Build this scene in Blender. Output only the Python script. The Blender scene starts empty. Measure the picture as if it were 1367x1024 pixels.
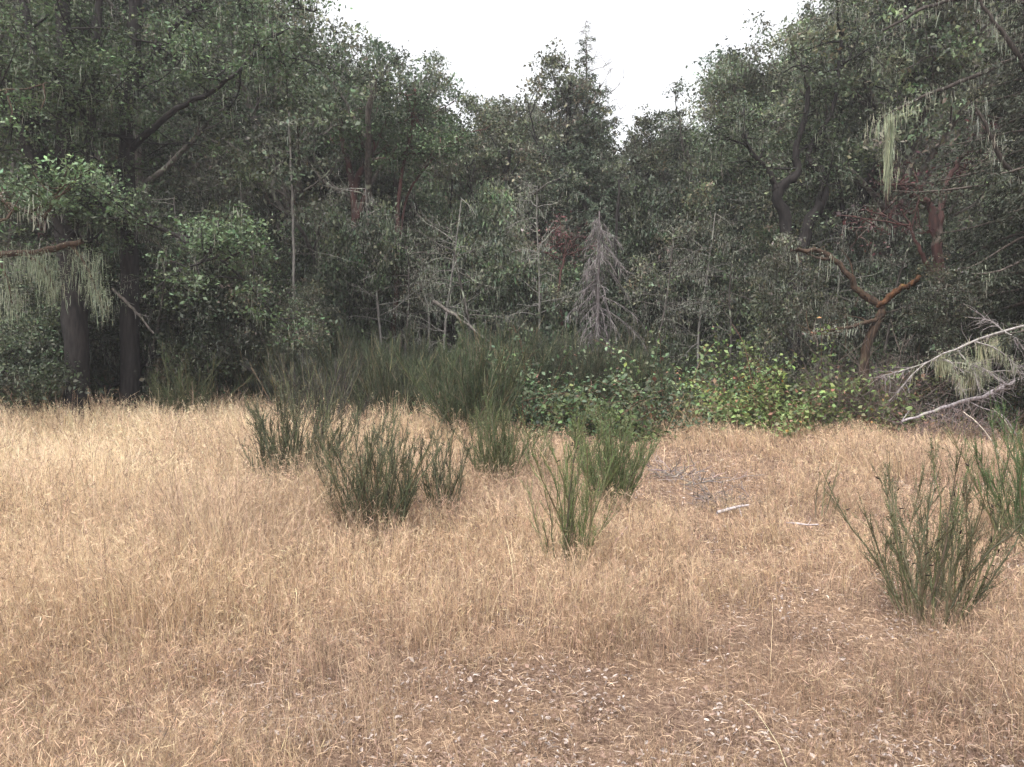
import bpy, math, numpy as np
from mathutils import Matrix

# ------------------------------------------------------------------ camera, world, sun, exposure
scn = bpy.context.scene
COL = scn.collection
PITCH = math.radians(1.82)
CAMH = 1.6
FPX = 1070.0
cam_d = bpy.data.cameras.new("camera")
cam = bpy.data.objects.new("camera", cam_d)
COL.objects.link(cam)
cam.location = (0, 0, CAMH)
cam.rotation_euler = (math.radians(90) - PITCH, 0, 0)
cam_d.sensor_width = 36
cam_d.lens = FPX / 1367 * 36
cam_d.clip_start = 0.05
cam_d.clip_end = 2000
scn.camera = cam

SUN_EL, SUN_AZ = math.radians(62), math.radians(205)     # high, behind the camera's left shoulder
world = bpy.data.worlds.new("World")
scn.world = world
world.use_nodes = True
wn = world.node_tree
for n in list(wn.nodes):
    wn.nodes.remove(n)
sky = wn.nodes.new('ShaderNodeTexSky')
sky.sky_type = 'NISHITA'
sky.sun_disc = False
sky.sun_elevation = SUN_EL
sky.sun_rotation = SUN_AZ
sky.air_density = 1.0
sky.dust_density = 4.0
hs = wn.nodes.new('ShaderNodeHueSaturation')              # the cloud deck takes the blue out of the sky
hs.inputs['Saturation'].default_value = 0.10
bg = wn.nodes.new('ShaderNodeBackground')
bg.inputs['Strength'].default_value = 0.125
wo = wn.nodes.new('ShaderNodeOutputWorld')
wn.links.new(sky.outputs[0], hs.inputs['Color'])
wn.links.new(hs.outputs[0], bg.inputs['Color'])
wn.links.new(bg.outputs[0], wo.inputs['Surface'])

sun_d = bpy.data.lights.new("sun", 'SUN')
sun_d.energy = 1.5
sun_d.angle = math.radians(32)
sun_d.color = (1.0, 0.96, 0.90)
sun = bpy.data.objects.new("sun", sun_d)
COL.objects.link(sun)
sun.location = (-10, -10, 30)
# NISHITA: rotation 0 = +Y, turning clockwise seen from above
sdir = np.array([math.sin(SUN_AZ) * math.cos(SUN_EL), math.cos(SUN_AZ) * math.cos(SUN_EL), math.sin(SUN_EL)])
from mathutils import Vector
sun.rotation_euler = Vector(sdir).to_track_quat('Z', 'Y').to_euler()

scn.view_settings.view_transform = 'Standard'
scn.view_settings.look = 'None'
scn.view_settings.gamma = 1.0
scn.view_settings.use_curve_mapping = False
scn.view_settings.exposure = 1.72
cy = scn.cycles
cy.max_bounces = 6
cy.diffuse_bounces = 4
cy.glossy_bounces = 2
cy.transmission_bounces = 3
cy.use_denoising = True

# ------------------------------------------------------------------ helpers
def P3(px, py, d):
    """the point at distance d (along +Y) seen at photograph pixel px, py"""
    X = (px - 683.5) / FPX
    Z = -(py - 512) / FPX
    cp, sp = math.cos(PITCH), math.sin(PITCH)
    y = cp + Z * sp
    z = -sp + Z * cp
    t = d / y
    return np.array([X * t, d, CAMH + z * t])

def hash2(ix, iy, s):
    v = np.sin(ix * 127.1 + iy * 311.7 + s * 74.7) * 43758.5453
    return v - np.floor(v)

def vnoise(x, y, s=0.0):
    ix, iy = np.floor(x), np.floor(y)
    fx, fy = x - ix, y - iy
    fx = fx * fx * (3 - 2 * fx); fy = fy * fy * (3 - 2 * fy)
    a = hash2(ix, iy, s); b = hash2(ix + 1, iy, s); c = hash2(ix, iy + 1, s); d = hash2(ix + 1, iy + 1, s)
    return (a * (1 - fx) + b * fx) * (1 - fy) + (c * (1 - fx) + d * fx) * fy

def fbm(x, y, s=0.0):
    return (vnoise(x, y, s) + .5 * vnoise(x * 2.1, y * 2.1, s + 3) + .25 * vnoise(x * 4.3, y * 4.3, s + 7)) / 1.75

def ground_z(x, y):
    x = np.asarray(x, float); y = np.asarray(y, float)
    return 0.16 * (vnoise(x * .18 + 5, y * .18, 2) - .5) + 0.05 * (vnoise(x * .9, y * .9, 5) - .5)

def gz(x, y):
    return float(ground_z(np.array([x]), np.array([y]))[0])

def norm(v):
    return v / np.maximum(np.linalg.norm(v, axis=-1, keepdims=True), 1e-9)

class Acc:
    """collects quads with a colour per vertex, builds ONE mesh object"""
    def __init__(s):
        s.v = []; s.f = []; s.c = []; s.n = 0
    def add(s, v, f, c):
        v = np.asarray(v, np.float32).reshape(-1, 3)
        c = np.asarray(c, np.float32)
        if c.ndim == 1:
            c = np.tile(c, (len(v), 1))
        s.v.append(v); s.f.append(np.asarray(f, np.int64).reshape(-1, 4) + s.n); s.c.append(c)
        s.n += len(v)
    def empty(s):
        return s.n == 0
    def mesh(s, name, mat, smooth=False):
        v = np.concatenate(s.v); f = np.concatenate(s.f); c = np.concatenate(s.c)
        me = bpy.data.meshes.new(name)
        me.vertices.add(len(v)); me.vertices.foreach_set('co', v.ravel())
        me.loops.add(f.size); me.loops.foreach_set('vertex_index', f.ravel().astype(np.int32))
        me.polygons.add(len(f))
        me.polygons.foreach_set('loop_start', np.arange(0, f.size, 4, dtype=np.int32))
        if smooth:
            me.polygons.foreach_set('use_smooth', np.ones(len(f), bool))
        at = me.attributes.new('tint', 'FLOAT_COLOR', 'POINT')
        cc = np.ones((len(v), 4), np.float32); cc[:, :3] = c
        at.data.foreach_set('color', cc.ravel())
        me.materials.append(mat)
        me.update(calc_edges=True)
        return me
    def build(s, name, mat, parent=None, smooth=False):
        o = bpy.data.objects.new(name, s.mesh(name, mat, smooth))
        COL.objects.link(o)
        if parent is not None:
            o.parent = parent
        return o

def ribbons(acc, P, W, side, col):
    """P (N,k,3) centre lines, W (N,k) widths, side (N,3) or (N,k,3), col (N,3)"""
    N, k, _ = P.shape
    if side.ndim == 2:
        side = side[:, None, :]
    off = side * (W[..., None] * .5)
    V = np.stack([P - off, P + off], axis=2)             # N,k,2,3
    base = (np.arange(N) * k * 2)[:, None]
    j = np.arange(k - 1)[None, :] * 2
    a = base + j
    F = np.stack([a, a + 1, a + 3, a + 2], axis=-1)
    C = np.repeat(col, k * 2, axis=0)
    acc.add(V, F, C)

def tubes(acc, P, R, col, sides=5, rng=None, rough=0.0):
    """P (N,k,3), R (N,k)"""
    P = np.asarray(P, float); R = np.asarray(R, float)
    N, k, _ = P.shape
    T = np.gradient(P, axis=1) if k > 1 else P
    T = norm(T)
    mean = norm(T.mean(axis=1))
    ref = np.where(np.abs(mean[:, 2:3]) > .8, np.array([[1., 0, 0]]), np.array([[0., 0, 1.]]))
    A = norm(np.cross(T, ref[:, None, :])); B = np.cross(T, A)
    ang = np.arange(sides) / sides * 2 * math.pi
    rr = R[:, :, None] * np.ones(sides)
    if rough and rng is not None:
        rr = rr * (1 + rough * rng.uniform(-1, 1, rr.shape))
    V = P[:, :, None, :] + (A[:, :, None, :] * np.cos(ang)[None, None, :, None] + B[:, :, None, :] * np.sin(ang)[None, None, :, None]) * rr[..., None]
    base = (np.arange(N) * k * sides)[:, None, None]
    j = (np.arange(k - 1) * sides)[None, :, None]
    i = np.arange(sides)[None, None, :]; i2 = (i + 1) % sides
    F = np.stack(np.broadcast_arrays(base + j + i, base + j + i2, base + j + sides + i2, base + j + sides + i), axis=-1)
    C = np.repeat(np.atleast_2d(col) if np.ndim(col) > 1 else np.tile(col, (N, 1)), k * sides, axis=0)
    acc.add(V, F, C)
    e = P[:, -1]                                          # close the ends with a small fan of quads
    return acc

def leaves(acc, C, L, W, rng, col, up=0.5, down=0.0, axis=None):
    """folded diamond leaves, C (N,3) centres, L, W sizes (N,)"""
    N = len(C)
    d = rng.normal(size=(N, 3)); d[:, 2] *= .6; d[:, 2] -= down
    if axis is not None:
        d = d * .5 + axis
    d = norm(d)
    nn = rng.normal(size=(N, 3)); nn[:, 2] += up * 2
    s = norm(np.cross(d, nn)); n = np.cross(s, d)
    L = np.broadcast_to(L, (N,))[:, None]; W = np.broadcast_to(W, (N,))[:, None]
    a = C - d * L * .5; b = C + d * L * .5 - n * L * .12
    m = C - d * L * .03 + n * L * .07
    V = np.stack([a, m + s * W * .5, b, m - s * W * .5], axis=1)
    F = np.arange(N * 4).reshape(N, 4)
    acc.add(V, F, np.repeat(col, 4, axis=0))

def jit(rng, base, n, v=.2, h=.08):
    """n colours around base: value jitter v, channel jitter h"""
    k = 1 + v * rng.normal(size=(n, 1))
    c = np.asarray(base)[None, :] * np.clip(k, .35, 2.2) * (1 + h * rng.normal(size=(n, 3)))
    return np.clip(c, .002, .9)

def path(start, d, length, n, wander, grav, rng):
    pts = [np.array(start, float)]
    d = np.array(d, float); d /= np.linalg.norm(d)
    st = length / (n - 1)
    for i in range(n - 1):
        d = d + wander * rng.normal(size=3) + np.array([0, 0, grav])
        d /= np.linalg.norm(d)
        pts.append(pts[-1] + d * st)
    return np.array(pts)

def spline(pts, n):
    """Catmull-Rom through pts, n samples"""
    p = np.array(pts, float)
    p = np.vstack([2 * p[0] - p[1], p, 2 * p[-1] - p[-2]])
    m = len(p) - 3
    out = []
    for t in np.linspace(0, m - 1e-6, n):
        i = int(t); u = t - i
        a, b, c, d = p[i:i + 4]
        out.append(.5 * ((2 * b) + (c - a) * u + (2 * a - 5 * b + 4 * c - d) * u * u + (3 * b - a - 3 * c + d) * u ** 3))
    return np.array(out)

def sample(pts, u):
    t = u * (len(pts) - 1); i = min(int(t), len(pts) - 2)
    p = pts[i] + (pts[i + 1] - pts[i]) * (t - i)
    d = pts[i + 1] - pts[i]
    return p, d / max(np.linalg.norm(d), 1e-9)

def thing(name, label, cat, loc=(0, 0, 0), rz=0.0, group=None, kind=None):
    o = bpy.data.objects.new(name, None)
    o.empty_display_size = .3
    COL.objects.link(o)
    o.location = loc; o.rotation_euler = (0, 0, rz)
    tag(o, label, cat, group, kind)
    return o

def tag(o, label=None, cat=None, group=None, kind=None):
    if label: o['label'] = label
    if cat: o['category'] = cat
    if group: o['group'] = group
    if kind: o['kind'] = kind
    return o

def dup(root, loc, rz, label, scale=(1, 1, 1), group=None, name=None):
    r = root.copy(); COL.objects.link(r)
    if name: r.name = name
    r.location = loc; r.rotation_euler = (0, 0, rz); r.scale = scale
    r['label'] = label
    if group: r['group'] = group
    for ch in list(root.children):
        c = ch.copy(); COL.objects.link(c); c.parent = r
    return r

# ------------------------------------------------------------------ materials
def mat_leaf(name, rough=.5, trans=.25, spec=.4, vary=(.85, 1.15)):
    m = bpy.data.materials.new(name); m.use_nodes = True
    nt = m.node_tree; nt.nodes.clear()
    at = nt.nodes.new('ShaderNodeAttribute'); at.attribute_name = 'tint'
    oi = nt.nodes.new('ShaderNodeObjectInfo')
    mr = nt.nodes.new('ShaderNodeMapRange')
    mr.inputs['To Min'].default_value = vary[0]; mr.inputs['To Max'].default_value = vary[1]
    hv = nt.nodes.new('ShaderNodeHueSaturation')
    pr = nt.nodes.new('ShaderNodeBsdfPrincipled')
    pr.inputs['Roughness'].default_value = rough
    pr.inputs['Specular IOR Level'].default_value = spec
    tr = nt.nodes.new('ShaderNodeBsdfTranslucent')
    mx = nt.nodes.new('ShaderNodeMixShader'); mx.inputs[0].default_value = trans
    out = nt.nodes.new('ShaderNodeOutputMaterial')
    nt.links.new(oi.outputs['Random'], mr.inputs['Value'])
    nt.links.new(mr.outputs[0], hv.inputs['Value'])
    nt.links.new(at.outputs['Color'], hv.inputs['Color'])
    nt.links.new(hv.outputs[0], pr.inputs['Base Color'])
    nt.links.new(hv.outputs[0], tr.inputs['Color'])
    nt.links.new(pr.outputs[0], mx.inputs[1]); nt.links.new(tr.outputs[0], mx.inputs[2])
    nt.links.new(mx.outputs[0], out.inputs[0])
    return m

def mat_bark(name, c1, c2, lichen=(.30, .33, .25), amount=.5, scale=6.0, bump=.6):
    m = bpy.data.materials.new(name); m.use_nodes = True
    nt = m.node_tree; pr = nt.nodes['Principled BSDF']
    pr.inputs['Roughness'].default_value = .85
    pr.inputs['Specular IOR Level'].default_value = .2
    tc = nt.nodes.new('ShaderNodeTexCoord')
    mp = nt.nodes.new('ShaderNodeMapping'); mp.inputs['Scale'].default_value = (1, 1, .22)
    n1 = nt.nodes.new('ShaderNodeTexNoise'); n1.inputs['Scale'].default_value = scale * 3; n1.inputs['Detail'].default_value = 6
    r1 = nt.nodes.new('ShaderNodeValToRGB')
    r1.color_ramp.elements[0].position = .35; r1.color_ramp.elements[0].color = (*c1, 1)
    r1.color_ramp.elements[1].position = .65; r1.color_ramp.elements[1].color = (*c2, 1)
    n2 = nt.nodes.new('ShaderNodeTexNoise'); n2.inputs['Scale'].default_value = scale * .7; n2.inputs['Detail'].default_value = 5
    r2 = nt.nodes.new('ShaderNodeValToRGB')
    r2.color_ramp.elements[0].position = .75 - amount * .35; r2.color_ramp.elements[0].color = (0, 0, 0, 1)
    r2.color_ramp.elements[1].position = .85 - amount * .35; r2.color_ramp.elements[1].color = (1, 1, 1, 1)
    mx = nt.nodes.new('ShaderNodeMix'); mx.data_type = 'RGBA'
    mx.inputs['B'].default_value = (*lichen, 1)
    bp = nt.nodes.new('ShaderNodeBump'); bp.inputs['Strength'].default_value = bump; bp.inputs['Distance'].default_value = .03
    at = nt.nodes.new('ShaderNodeAttribute'); at.attribute_name = 'tint'
    mu = nt.nodes.new('ShaderNodeMix'); mu.data_type = 'RGBA'; mu.blend_type = 'MULTIPLY'; mu.inputs['Factor'].default_value = 1
    L = nt.links.new
    L(tc.outputs['Object'], mp.inputs[0]); L(mp.outputs[0], n1.inputs['Vector']); L(tc.outputs['Object'], n2.inputs['Vector'])
    L(n1.outputs['Fac'], r1.inputs[0]); L(n2.outputs['Fac'], r2.inputs[0])
    L(r2.outputs[0], mx.inputs['Factor']); L(r1.outputs[0], mx.inputs['A'])
    L(mx.outputs['Result'], mu.inputs['A']); L(at.outputs['Color'], mu.inputs['B'])
    L(mu.outputs['Result'], pr.inputs['Base Color'])
    L(n1.outputs['Fac'], bp.inputs['Height']); L(bp.outputs[0], pr.inputs['Normal'])
    return m

M_LEAF = mat_leaf('broad_leaf', .55, .25, .30, (.68, 1.75))
M_NEEDLE = mat_leaf('needle', .6, .15, .25, (.7, 1.4))
M_BROOM = mat_leaf('broom_green', .6, .1, .3)
M_GRASS = mat_leaf('dry_grass_blade', .6, .35, .25)
M_LITTER = mat_leaf('dead_leaf', .8, .1, .15)
M_LICHEN = mat_leaf('hanging_lichen', .9, .3, .1)
M_BARK = mat_bark('oak_bark', (.045, .04, .037), (.12, .105, .095), amount=.45)
M_FIRBARK = mat_bark('fir_bark', (.04, .032, .028), (.10, .08, .07), amount=.25)
M_MADRONE = mat_bark('madrone_bark', (.036, .021, .020), (.086, .042, .037), lichen=(.15, .13, .11), amount=.42, scale=3)
M_PALE = mat_bark('pale_bark', (.09, .085, .08), (.22, .205, .19), lichen=(.24, .25, .20), amount=.6)
M_MOSSY = mat_bark('mossy_bark', (.020, .014, .011), (.066, .042, .028), lichen=(.10, .10, .05), amount=.4, scale=7)
M_DEAD = mat_bark('weathered_wood', (.15, .135, .135), (.36, .335, .34), lichen=(.30, .31, .25), amount=.35, scale=8)
M_DARK = mat_bark('dark_bark', (.008, .007, .007), (.026, .022, .021), lichen=(.12, .13, .10), amount=.12)

def mat_ground():
    m = bpy.data.materials.new('straw_ground'); m.use_nodes = True
    nt = m.node_tree; pr = nt.nodes['Principled BSDF']
    pr.inputs['Roughness'].default_value = .95; pr.inputs['Specular IOR Level'].default_value = .1
    L = nt.links.new
    tc = nt.nodes.new('ShaderNodeTexCoord')
    n0 = nt.nodes.new('ShaderNodeTexNoise'); n0.inputs['Scale'].default_value = 38; n0.inputs['Detail'].default_value = 8; n0.inputs['Roughness'].default_value = .75
    r0 = nt.nodes.new('ShaderNodeValToRGB')
    e = r0.color_ramp.elements
    e[0].position = .34; e[0].color = (.085, .058, .046, 1)
    e[1].position = .66; e[1].color = (.38, .29, .22, 1)
    x = e.new(.5); x.color = (.215, .15, .115, 1)
    n1 = nt.nodes.new('ShaderNodeTexNoise'); n1.inputs['Scale'].default_value = 1.1; n1.inputs['Detail'].default_value = 4
    r1 = nt.nodes.new('ShaderNodeValToRGB')
    r1.color_ramp.elements[0].position = .4; r1.color_ramp.elements[0].color = (.75, .7, .68, 1)
    r1.color_ramp.elements[1].position = .62; r1.color_ramp.elements[1].color = (1.1, 1.03, .92, 1)
    mu = nt.nodes.new('ShaderNodeMix'); mu.data_type = 'RGBA'; mu.blend_type = 'MULTIPLY'; mu.inputs['Factor'].default_value = 1
    # forest duff beyond the clearing: darker brown soil
    sx = nt.nodes.new('ShaderNodeSeparateXYZ')
    n2 = nt.nodes.new('ShaderNodeTexNoise'); n2.inputs['Scale'].default_value = .5
    ad = nt.nodes.new('ShaderNodeMath'); ad.operation = 'MULTIPLY_ADD'; ad.inputs[1].default_value = 3.0
    mr = nt.nodes.new('ShaderNodeMapRange'); mr.inputs['From Min'].default_value = 20.5; mr.inputs['From Max'].default_value = 22.5
    mx = nt.nodes.new('ShaderNodeMix'); mx.data_type = 'RGBA'; mx.inputs['B'].default_value = (.055, .042, .032, 1)
    bp = nt.nodes.new('ShaderNodeBump'); bp.inputs['Strength'].default_value = .8; bp.inputs['Distance'].default_value = .03
    L(tc.outputs['Object'], n0.inputs['Vector']); L(tc.outputs['Object'], n1.inputs['Vector']); L(tc.outputs['Object'], n2.inputs['Vector'])
    L(tc.outputs['Object'], sx.inputs[0])
    L(n0.outputs['Fac'], r0.inputs[0]); L(n1.outputs['Fac'], r1.inputs[0])
    L(r0.outputs[0], mu.inputs['A']); L(r1.outputs[0], mu.inputs['B'])
    L(n2.outputs['Fac'], ad.inputs[0]); L(sx.outputs['Y'], ad.inputs[2]); L(ad.outputs[0], mr.inputs['Value'])
    L(mr.outputs[0], mx.inputs['Factor']); L(mu.outputs['Result'], mx.inputs['A'])
    L(mx.outputs['Result'], pr.inputs['Base Color'])
    L(n0.outputs['Fac'], bp.inputs['Height']); L(bp.outputs[0], pr.inputs['Normal'])
    return m

# ------------------------------------------------------------------ ground: one sheet out to the horizon
def build_ground():
    def axis(lo, hi, step, far):
        a = np.arange(lo, hi + step, step)
        g = []; s = step; x = hi
        while x < far:
            s *= 1.5; x += s; g.append(x)
        g = np.array(g)
        return np.concatenate([-g[::-1] if lo == -hi else lo - g[::-1] + hi, a, g])
    xs = axis(-26, 26, .35, 900)
    ys = np.concatenate([-np.array([900, 500, 250, 120, 60, 30, 15, 8]), np.arange(-4, 46, .35), [50, 60, 80, 120, 200, 400, 900]])
    X, Y = np.meshgrid(xs, ys)
    Z = ground_z(X, Y) * np.clip(1.5 - np.hypot(X, Y - 15) / 60, 0, 1)
    V = np.stack([X, Y, Z], -1).reshape(-1, 3)
    ny, nx = X.shape
    i = np.arange(ny - 1)[:, None] * nx + np.arange(nx - 1)[None, :]
    F = np.stack([i, i + 1, i + nx + 1, i + nx], -1)
    a = Acc(); a.add(V, F, np.array([1., 1, 1]))
    o = a.build('ground', mat_ground(), smooth=True)
    tag(o, 'flat ground of straw, thatch and soil under the dry grass', None, None, 'structure')
build_ground()

# ------------------------------------------------------------------ dry grass
STRAW = np.array([.68, .515, .345]); PINK = np.array([.48, .345, .235]); BROWN = np.array([.30, .21, .16]); BLOND = np.array([.78, .62, .43])

def edge_y(x):
    """where the meadow ends, varying with x"""
    x = np.asarray(x, float)
    return 19.8 + 1.3 * (vnoise(x * .45, x * 0, 9) - .5) - 1.8 * np.clip((x - 1) / 3, 0, 1) + .6 * np.clip((-x - 6) / 4, 0, 1)

def tallness(x, y):
    """0 sparse litter patch, 1 tall blond grass"""
    left = np.clip((-x + .06 * y - .3) / 2.2, 0, 1)
    n = fbm(x * .55 + 3, y * .55, 4)
    t = .45 + .40 * left * np.clip((y - 2) / 3.5, .2, 1) + 1.5 * (n - .5)
    # sparse patches: centre foreground and below the right broom
    for cx, cy_, rx, ry, k in ((.45, 3.35, 1.2, .8, .85), (-.3, 4.9, .9, .6, .28), (1.75, 4.4, .8, .45, .65), (1.1, 2.9, .6, .45, .45), (3.0, 9.5, 1.4, .8, .35), (1.0, 6.0, .8, .8, .25), (-2.3, 7.6, .9, .9, .45), (-1.15, 6.1, .9, .8, .35), (-.3, 8.6, 1.1, .9, .4), (-.65, 7.0, .6, .6, .3), (2.0, 8.7, 1.1, 1.1, .3)):
        t = t - k * np.exp(-((x - cx) / rx) ** 2 - ((y - cy_) / ry) ** 2)
    t = t + .35 * np.exp(-((y - 17.5) / 2.0) ** 2) + .35 * np.clip((-x - 3) / 2, 0, 1) * np.clip((y - 12) / 5, 0, 1)
    return np.clip(t, 0, 1.15)

def scatter(rng, rho0, d0, pw, y0, y1, side=1.4, spread=.74):
    """random points in the wedge of view (with margins), density rho0*(d0/y)^pw"""
    yy = np.linspace(y0, y1, 400)
    w = 2 * (spread * yy + side) * rho0 * (d0 / yy) ** pw
    tot = np.trapezoid(w, yy) if hasattr(np, 'trapezoid') else np.trapz(w, yy)
    cdf = np.cumsum(w); cdf /= cdf[-1]
    n = int(tot)
    y = np.interp(rng.random(n), cdf, yy)
    x = rng.uniform(-1, 1, n) * (spread * y + side)
    return x, y

def grass():
    rng = np.random.default_rng(11)
    acc = Acc()
    # ---- standing blades and stalks
    x, y = scatter(rng, 6600, 3, 1.48, 1.3, 22)
    # clump them
    cl = fbm(x * 5, y * 5, 21)
    t = tallness(x, y)
    keep = (rng.random(len(x)) < np.clip(.24 + .76 * t + 1.9 * (cl - .5), .06, 1)) & (y < edge_y(x) + .7 * rng.random(len(x)))
    x, y, t = x[keep], y[keep], t[keep]
    N = len(x)
    z = ground_z(x, y)
    h = (.10 + .50 * t ** 1.3) * rng.uniform(.5, 1.2, N) * (.45 + 1.1 * fbm(x * 1.9, y * 1.9, 33)) * (.7 + .6 * cl[keep])
    k = 5
    u = np.linspace(0, 1, k)
    az = rng.uniform(0, 2 * math.pi, N)
    fa = 6.28 * fbm(x * .8, y * .8, 91); wind = np.stack([.25 + np.cos(fa), np.sin(fa)], -1)
    lean = np.stack([np.cos(az), np.sin(az)], -1) * np.abs(rng.normal(.0, .62, N))[:, None] + wind * .9 * np.clip(fbm(x * .9, y * .9, 8)[:, None] - .35, 0, 1)
    P = np.zeros((N, k, 3))
    bend = rng.uniform(1.2, 2.6, N)[:, None]
    P[:, :, 0] = x[:, None] + h[:, None] * lean[:, :1] * (u[None] ** bend)
    P[:, :, 1] = y[:, None] + h[:, None] * lean[:, 1:] * (u[None] ** bend)
    P[:, :, 2] = z[:, None] + h[:, None] * (u[None] - .28 * np.clip(np.linalg.norm(lean, axis=1), 0, 1.4)[:, None] * u[None] ** 2.5)
    w0 = np.maximum(.0013, .00048 * y) * rng.uniform(.6, 1.5, N)
    W = w0[:, None] * np.array([1, .95, .8, .6, .28])[None]
    sa = rng.uniform(0, math.pi, N)
    side = np.stack([np.cos(sa), np.sin(sa), 0 * sa], -1)
    warm = fbm(x * .5, y * .5, 51)[:, None]
    mixb = np.clip(t[:, None] * 1.0 - .1 - .40 * np.clip((5.5 - y) / 3, 0, 1)[:, None] + .5 * rng.normal(size=(N, 1)) * .5, 0, 1)  # nearest blades coloured darker, standing in for shade seen looking down into the grass
    col = PINK * (1 - mixb) + STRAW * mixb
    left = np.clip((-x - .5) / 4, 0, 1)[:, None] * np.clip((y - 4) / 5, 0, 1)[:, None]
    col = col * (1 - .6 * left) + BLOND * .6 * left
    col = col * (1 - .42 * np.clip((warm - .5) * 4, 0, 1)) + BROWN * .42 * np.clip((warm - .5) * 4, 0, 1)
    dk = rng.random((N, 1)) < .20
    col = np.where(dk, BROWN * .65, col)
    col = np.clip(col * (1 + .17 * rng.normal(size=(N, 1))) * (1 + .04 * rng.normal(size=(N, 3))), .03, .85)
    ribbons(acc, P, W, side, col)
    # ---- seed heads: feathery short spikelets round the tips of a share of the stalks
    sel = (rng.random(N) < .42) & (t > .2)
    tip = P[sel, -1]; dirn = norm(P[sel, -1] - P[sel, -2]); hs_ = h[sel]; ys = y[sel]; cs = col[sel]
    for q in range(4):
        n = len(tip)
        o = tip - dirn * (rng.uniform(0, .28, n) * hs_)[:, None]
        d = norm(dirn + .8 * rng.normal(size=(n, 3)))
        ln = (rng.uniform(.018, .045, n) + .0009 * ys)
        PP = np.stack([o, o + d * ln[:, None] * .5, o + d * ln[:, None]], 1)
        ww = np.maximum(.0024, .00050 * ys)
        WW = ww[:, None] * np.array([.5, 1.1, .3])[None]
        sd = norm(np.cross(d, rng.normal(size=(n, 3))))
        ribbons(acc, PP, WW, sd, np.clip(cs * rng.uniform(.8, 1.25, (n, 1)), 0, .85))
    o = acc.build('dry_grass', M_GRASS)
    tag(o, 'dry straw coloured grass with feathery seed heads covering the whole clearing', 'grass', kind='stuff')
    # ---- thatch: short matted bits lying close to the ground
    acc = Acc()
    x, y = scatter(rng, 4200, 3, 1.75, 1.3, 19)
    keep = (y < edge_y(x) + .3)
    x, y = x[keep], y[keep]; N = len(x); z = ground_z(x, y)
    d = rng.normal(size=(N, 3)); d[:, 2] = np.abs(d[:, 2]) * .45; d = norm(d)
    ln = rng.uniform(.015, .075, N)
    o = np.stack([x, y, z + rng.uniform(0.004, .06, N)], -1)
    cr = rng.normal(size=(N, 3)) * .25; cr[:, 2] *= .5
    P = np.stack([o, o + d * ln[:, None] * .5 + cr * ln[:, None] * .5, o + (d + cr * .2) * ln[:, None] - np.array([0, 0, .25]) * ln[:, None]], 1)
    W = np.maximum(.0017, .0006 * y)[:, None] * np.array([.8, 1, .3])[None] * rng.uniform(.6, 1.6, (N, 1))
    side = norm(np.cross(d, rng.normal(size=(N, 3))))
    base = np.where(rng.random((N, 1)) < .45, np.array([[.40, .29, .20]]), np.array([[.14, .095, .072]]))
    base = np.where(rng.random((N, 1)) < .06, np.array([[.50, .42, .37]]), base)
    col = np.clip(base * (1 + .2 * rng.normal(size=(N, 1))), .03, .8)
    ribbons(acc, P, W, side, col)
    o = acc.build('matted_thatch', M_LITTER)
    tag(o, 'low mat of broken dead grass lying between the standing stalks', 'thatch', kind='stuff')
    # ---- curled pale dead leaves
    acc = Acc()
    x, y = scatter(rng, 2100, 3, 1.5, 1.3, 15)
    t = tallness(x, y)
    keep = rng.random(len(x)) < np.clip(0.75 - t * 2.0 + 5.5 * (fbm(x * 3, y * 3, 71) - .5), .02, 1)
    x, y = x[keep], y[keep]; N = len(x); z = ground_z(x, y)
    c = np.stack([x, y, z + rng.uniform(.01, .05, N)], -1)
    base = np.where(rng.random((N, 1)) < .30, np.array([[.36, .305, .28]]), np.array([[.21, .145, .115]]))
    col = np.clip(base * (1 + .2 * rng.normal(size=(N, 1))), .05, .85)
    # two joined halves, curled
    L = rng.uniform(.009, .040, N) * rng.uniform(.6, 1, N); Wd = L * rng.uniform(.35, .6, N)
    d = rng.normal(size=(N, 3)); d[:, 2] *= .35; d = norm(d)
    nn = rng.normal(size=(N, 3)) * .5; nn[:, 2] += 1
    s = norm(np.cross(d, nn)); n_ = np.cross(s, d)
    k = 5; u = np.linspace(-.5, .5, k)
    curl = rng.uniform(-.9, 1.3, N)
    Pm = c[:, None] + d[:, None] * (u[None, :, None] * L[:, None, None]) + n_[:, None] * ((u[None] ** 2) * (curl * L)[:, None])[..., None]
    prof = np.array([.12, .85, 1.0, .7, .08])
    for sg in (-1, 1):
        edge = Pm + s[:, None] * sg * (prof[None] * Wd[:, None] * .5)[..., None] + n_[:, None] * (prof[None] * (Wd * rng.uniform(.1, .5, N))[:, None])[..., None]
        V = np.stack([Pm, edge], 2)
        b = (np.arange(N) * k * 2)[:, None]; j = np.arange(k - 1)[None] * 2; a = b + j
        F = np.stack([a, a + 1, a + 3, a + 2], -1)
        acc.add(V, F, np.repeat(col, k * 2, axis=0))
    o = acc.build('leaf_litter', M_LITTER)
    tag(o, 'curled pale grey and brown dead oak leaves scattered among the thin grass', 'leaf litter', kind='stuff')
    # ---- long bleached bent stalks here and there
    acc = Acc()
    x, y = scatter(rng, 2.2, 3, .9, 2.6, 12)
    N = len(x); z = ground_z(x, y)
    k = 8; u = np.linspace(0, 1, k); h = rng.uniform(.2, .48, N)
    az = rng.uniform(0, 6.28, N); q = np.abs(rng.normal(.3, .5, N))
    P = np.zeros((N, k, 3))
    P[:, :, 0] = x[:, None] + (h * q * np.cos(az))[:, None] * u ** 2
    P[:, :, 1] = y[:, None] + (h * q * np.sin(az))[:, None] * u ** 2
    P[:, :, 2] = z[:, None] + h[:, None] * (u - (.35 * q)[:, None] * u ** 3)
    P += rng.normal(size=P.shape) * .003
    W = np.maximum(.003, .0008 * y)[:, None] * np.linspace(1, .5, k)[None]
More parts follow.
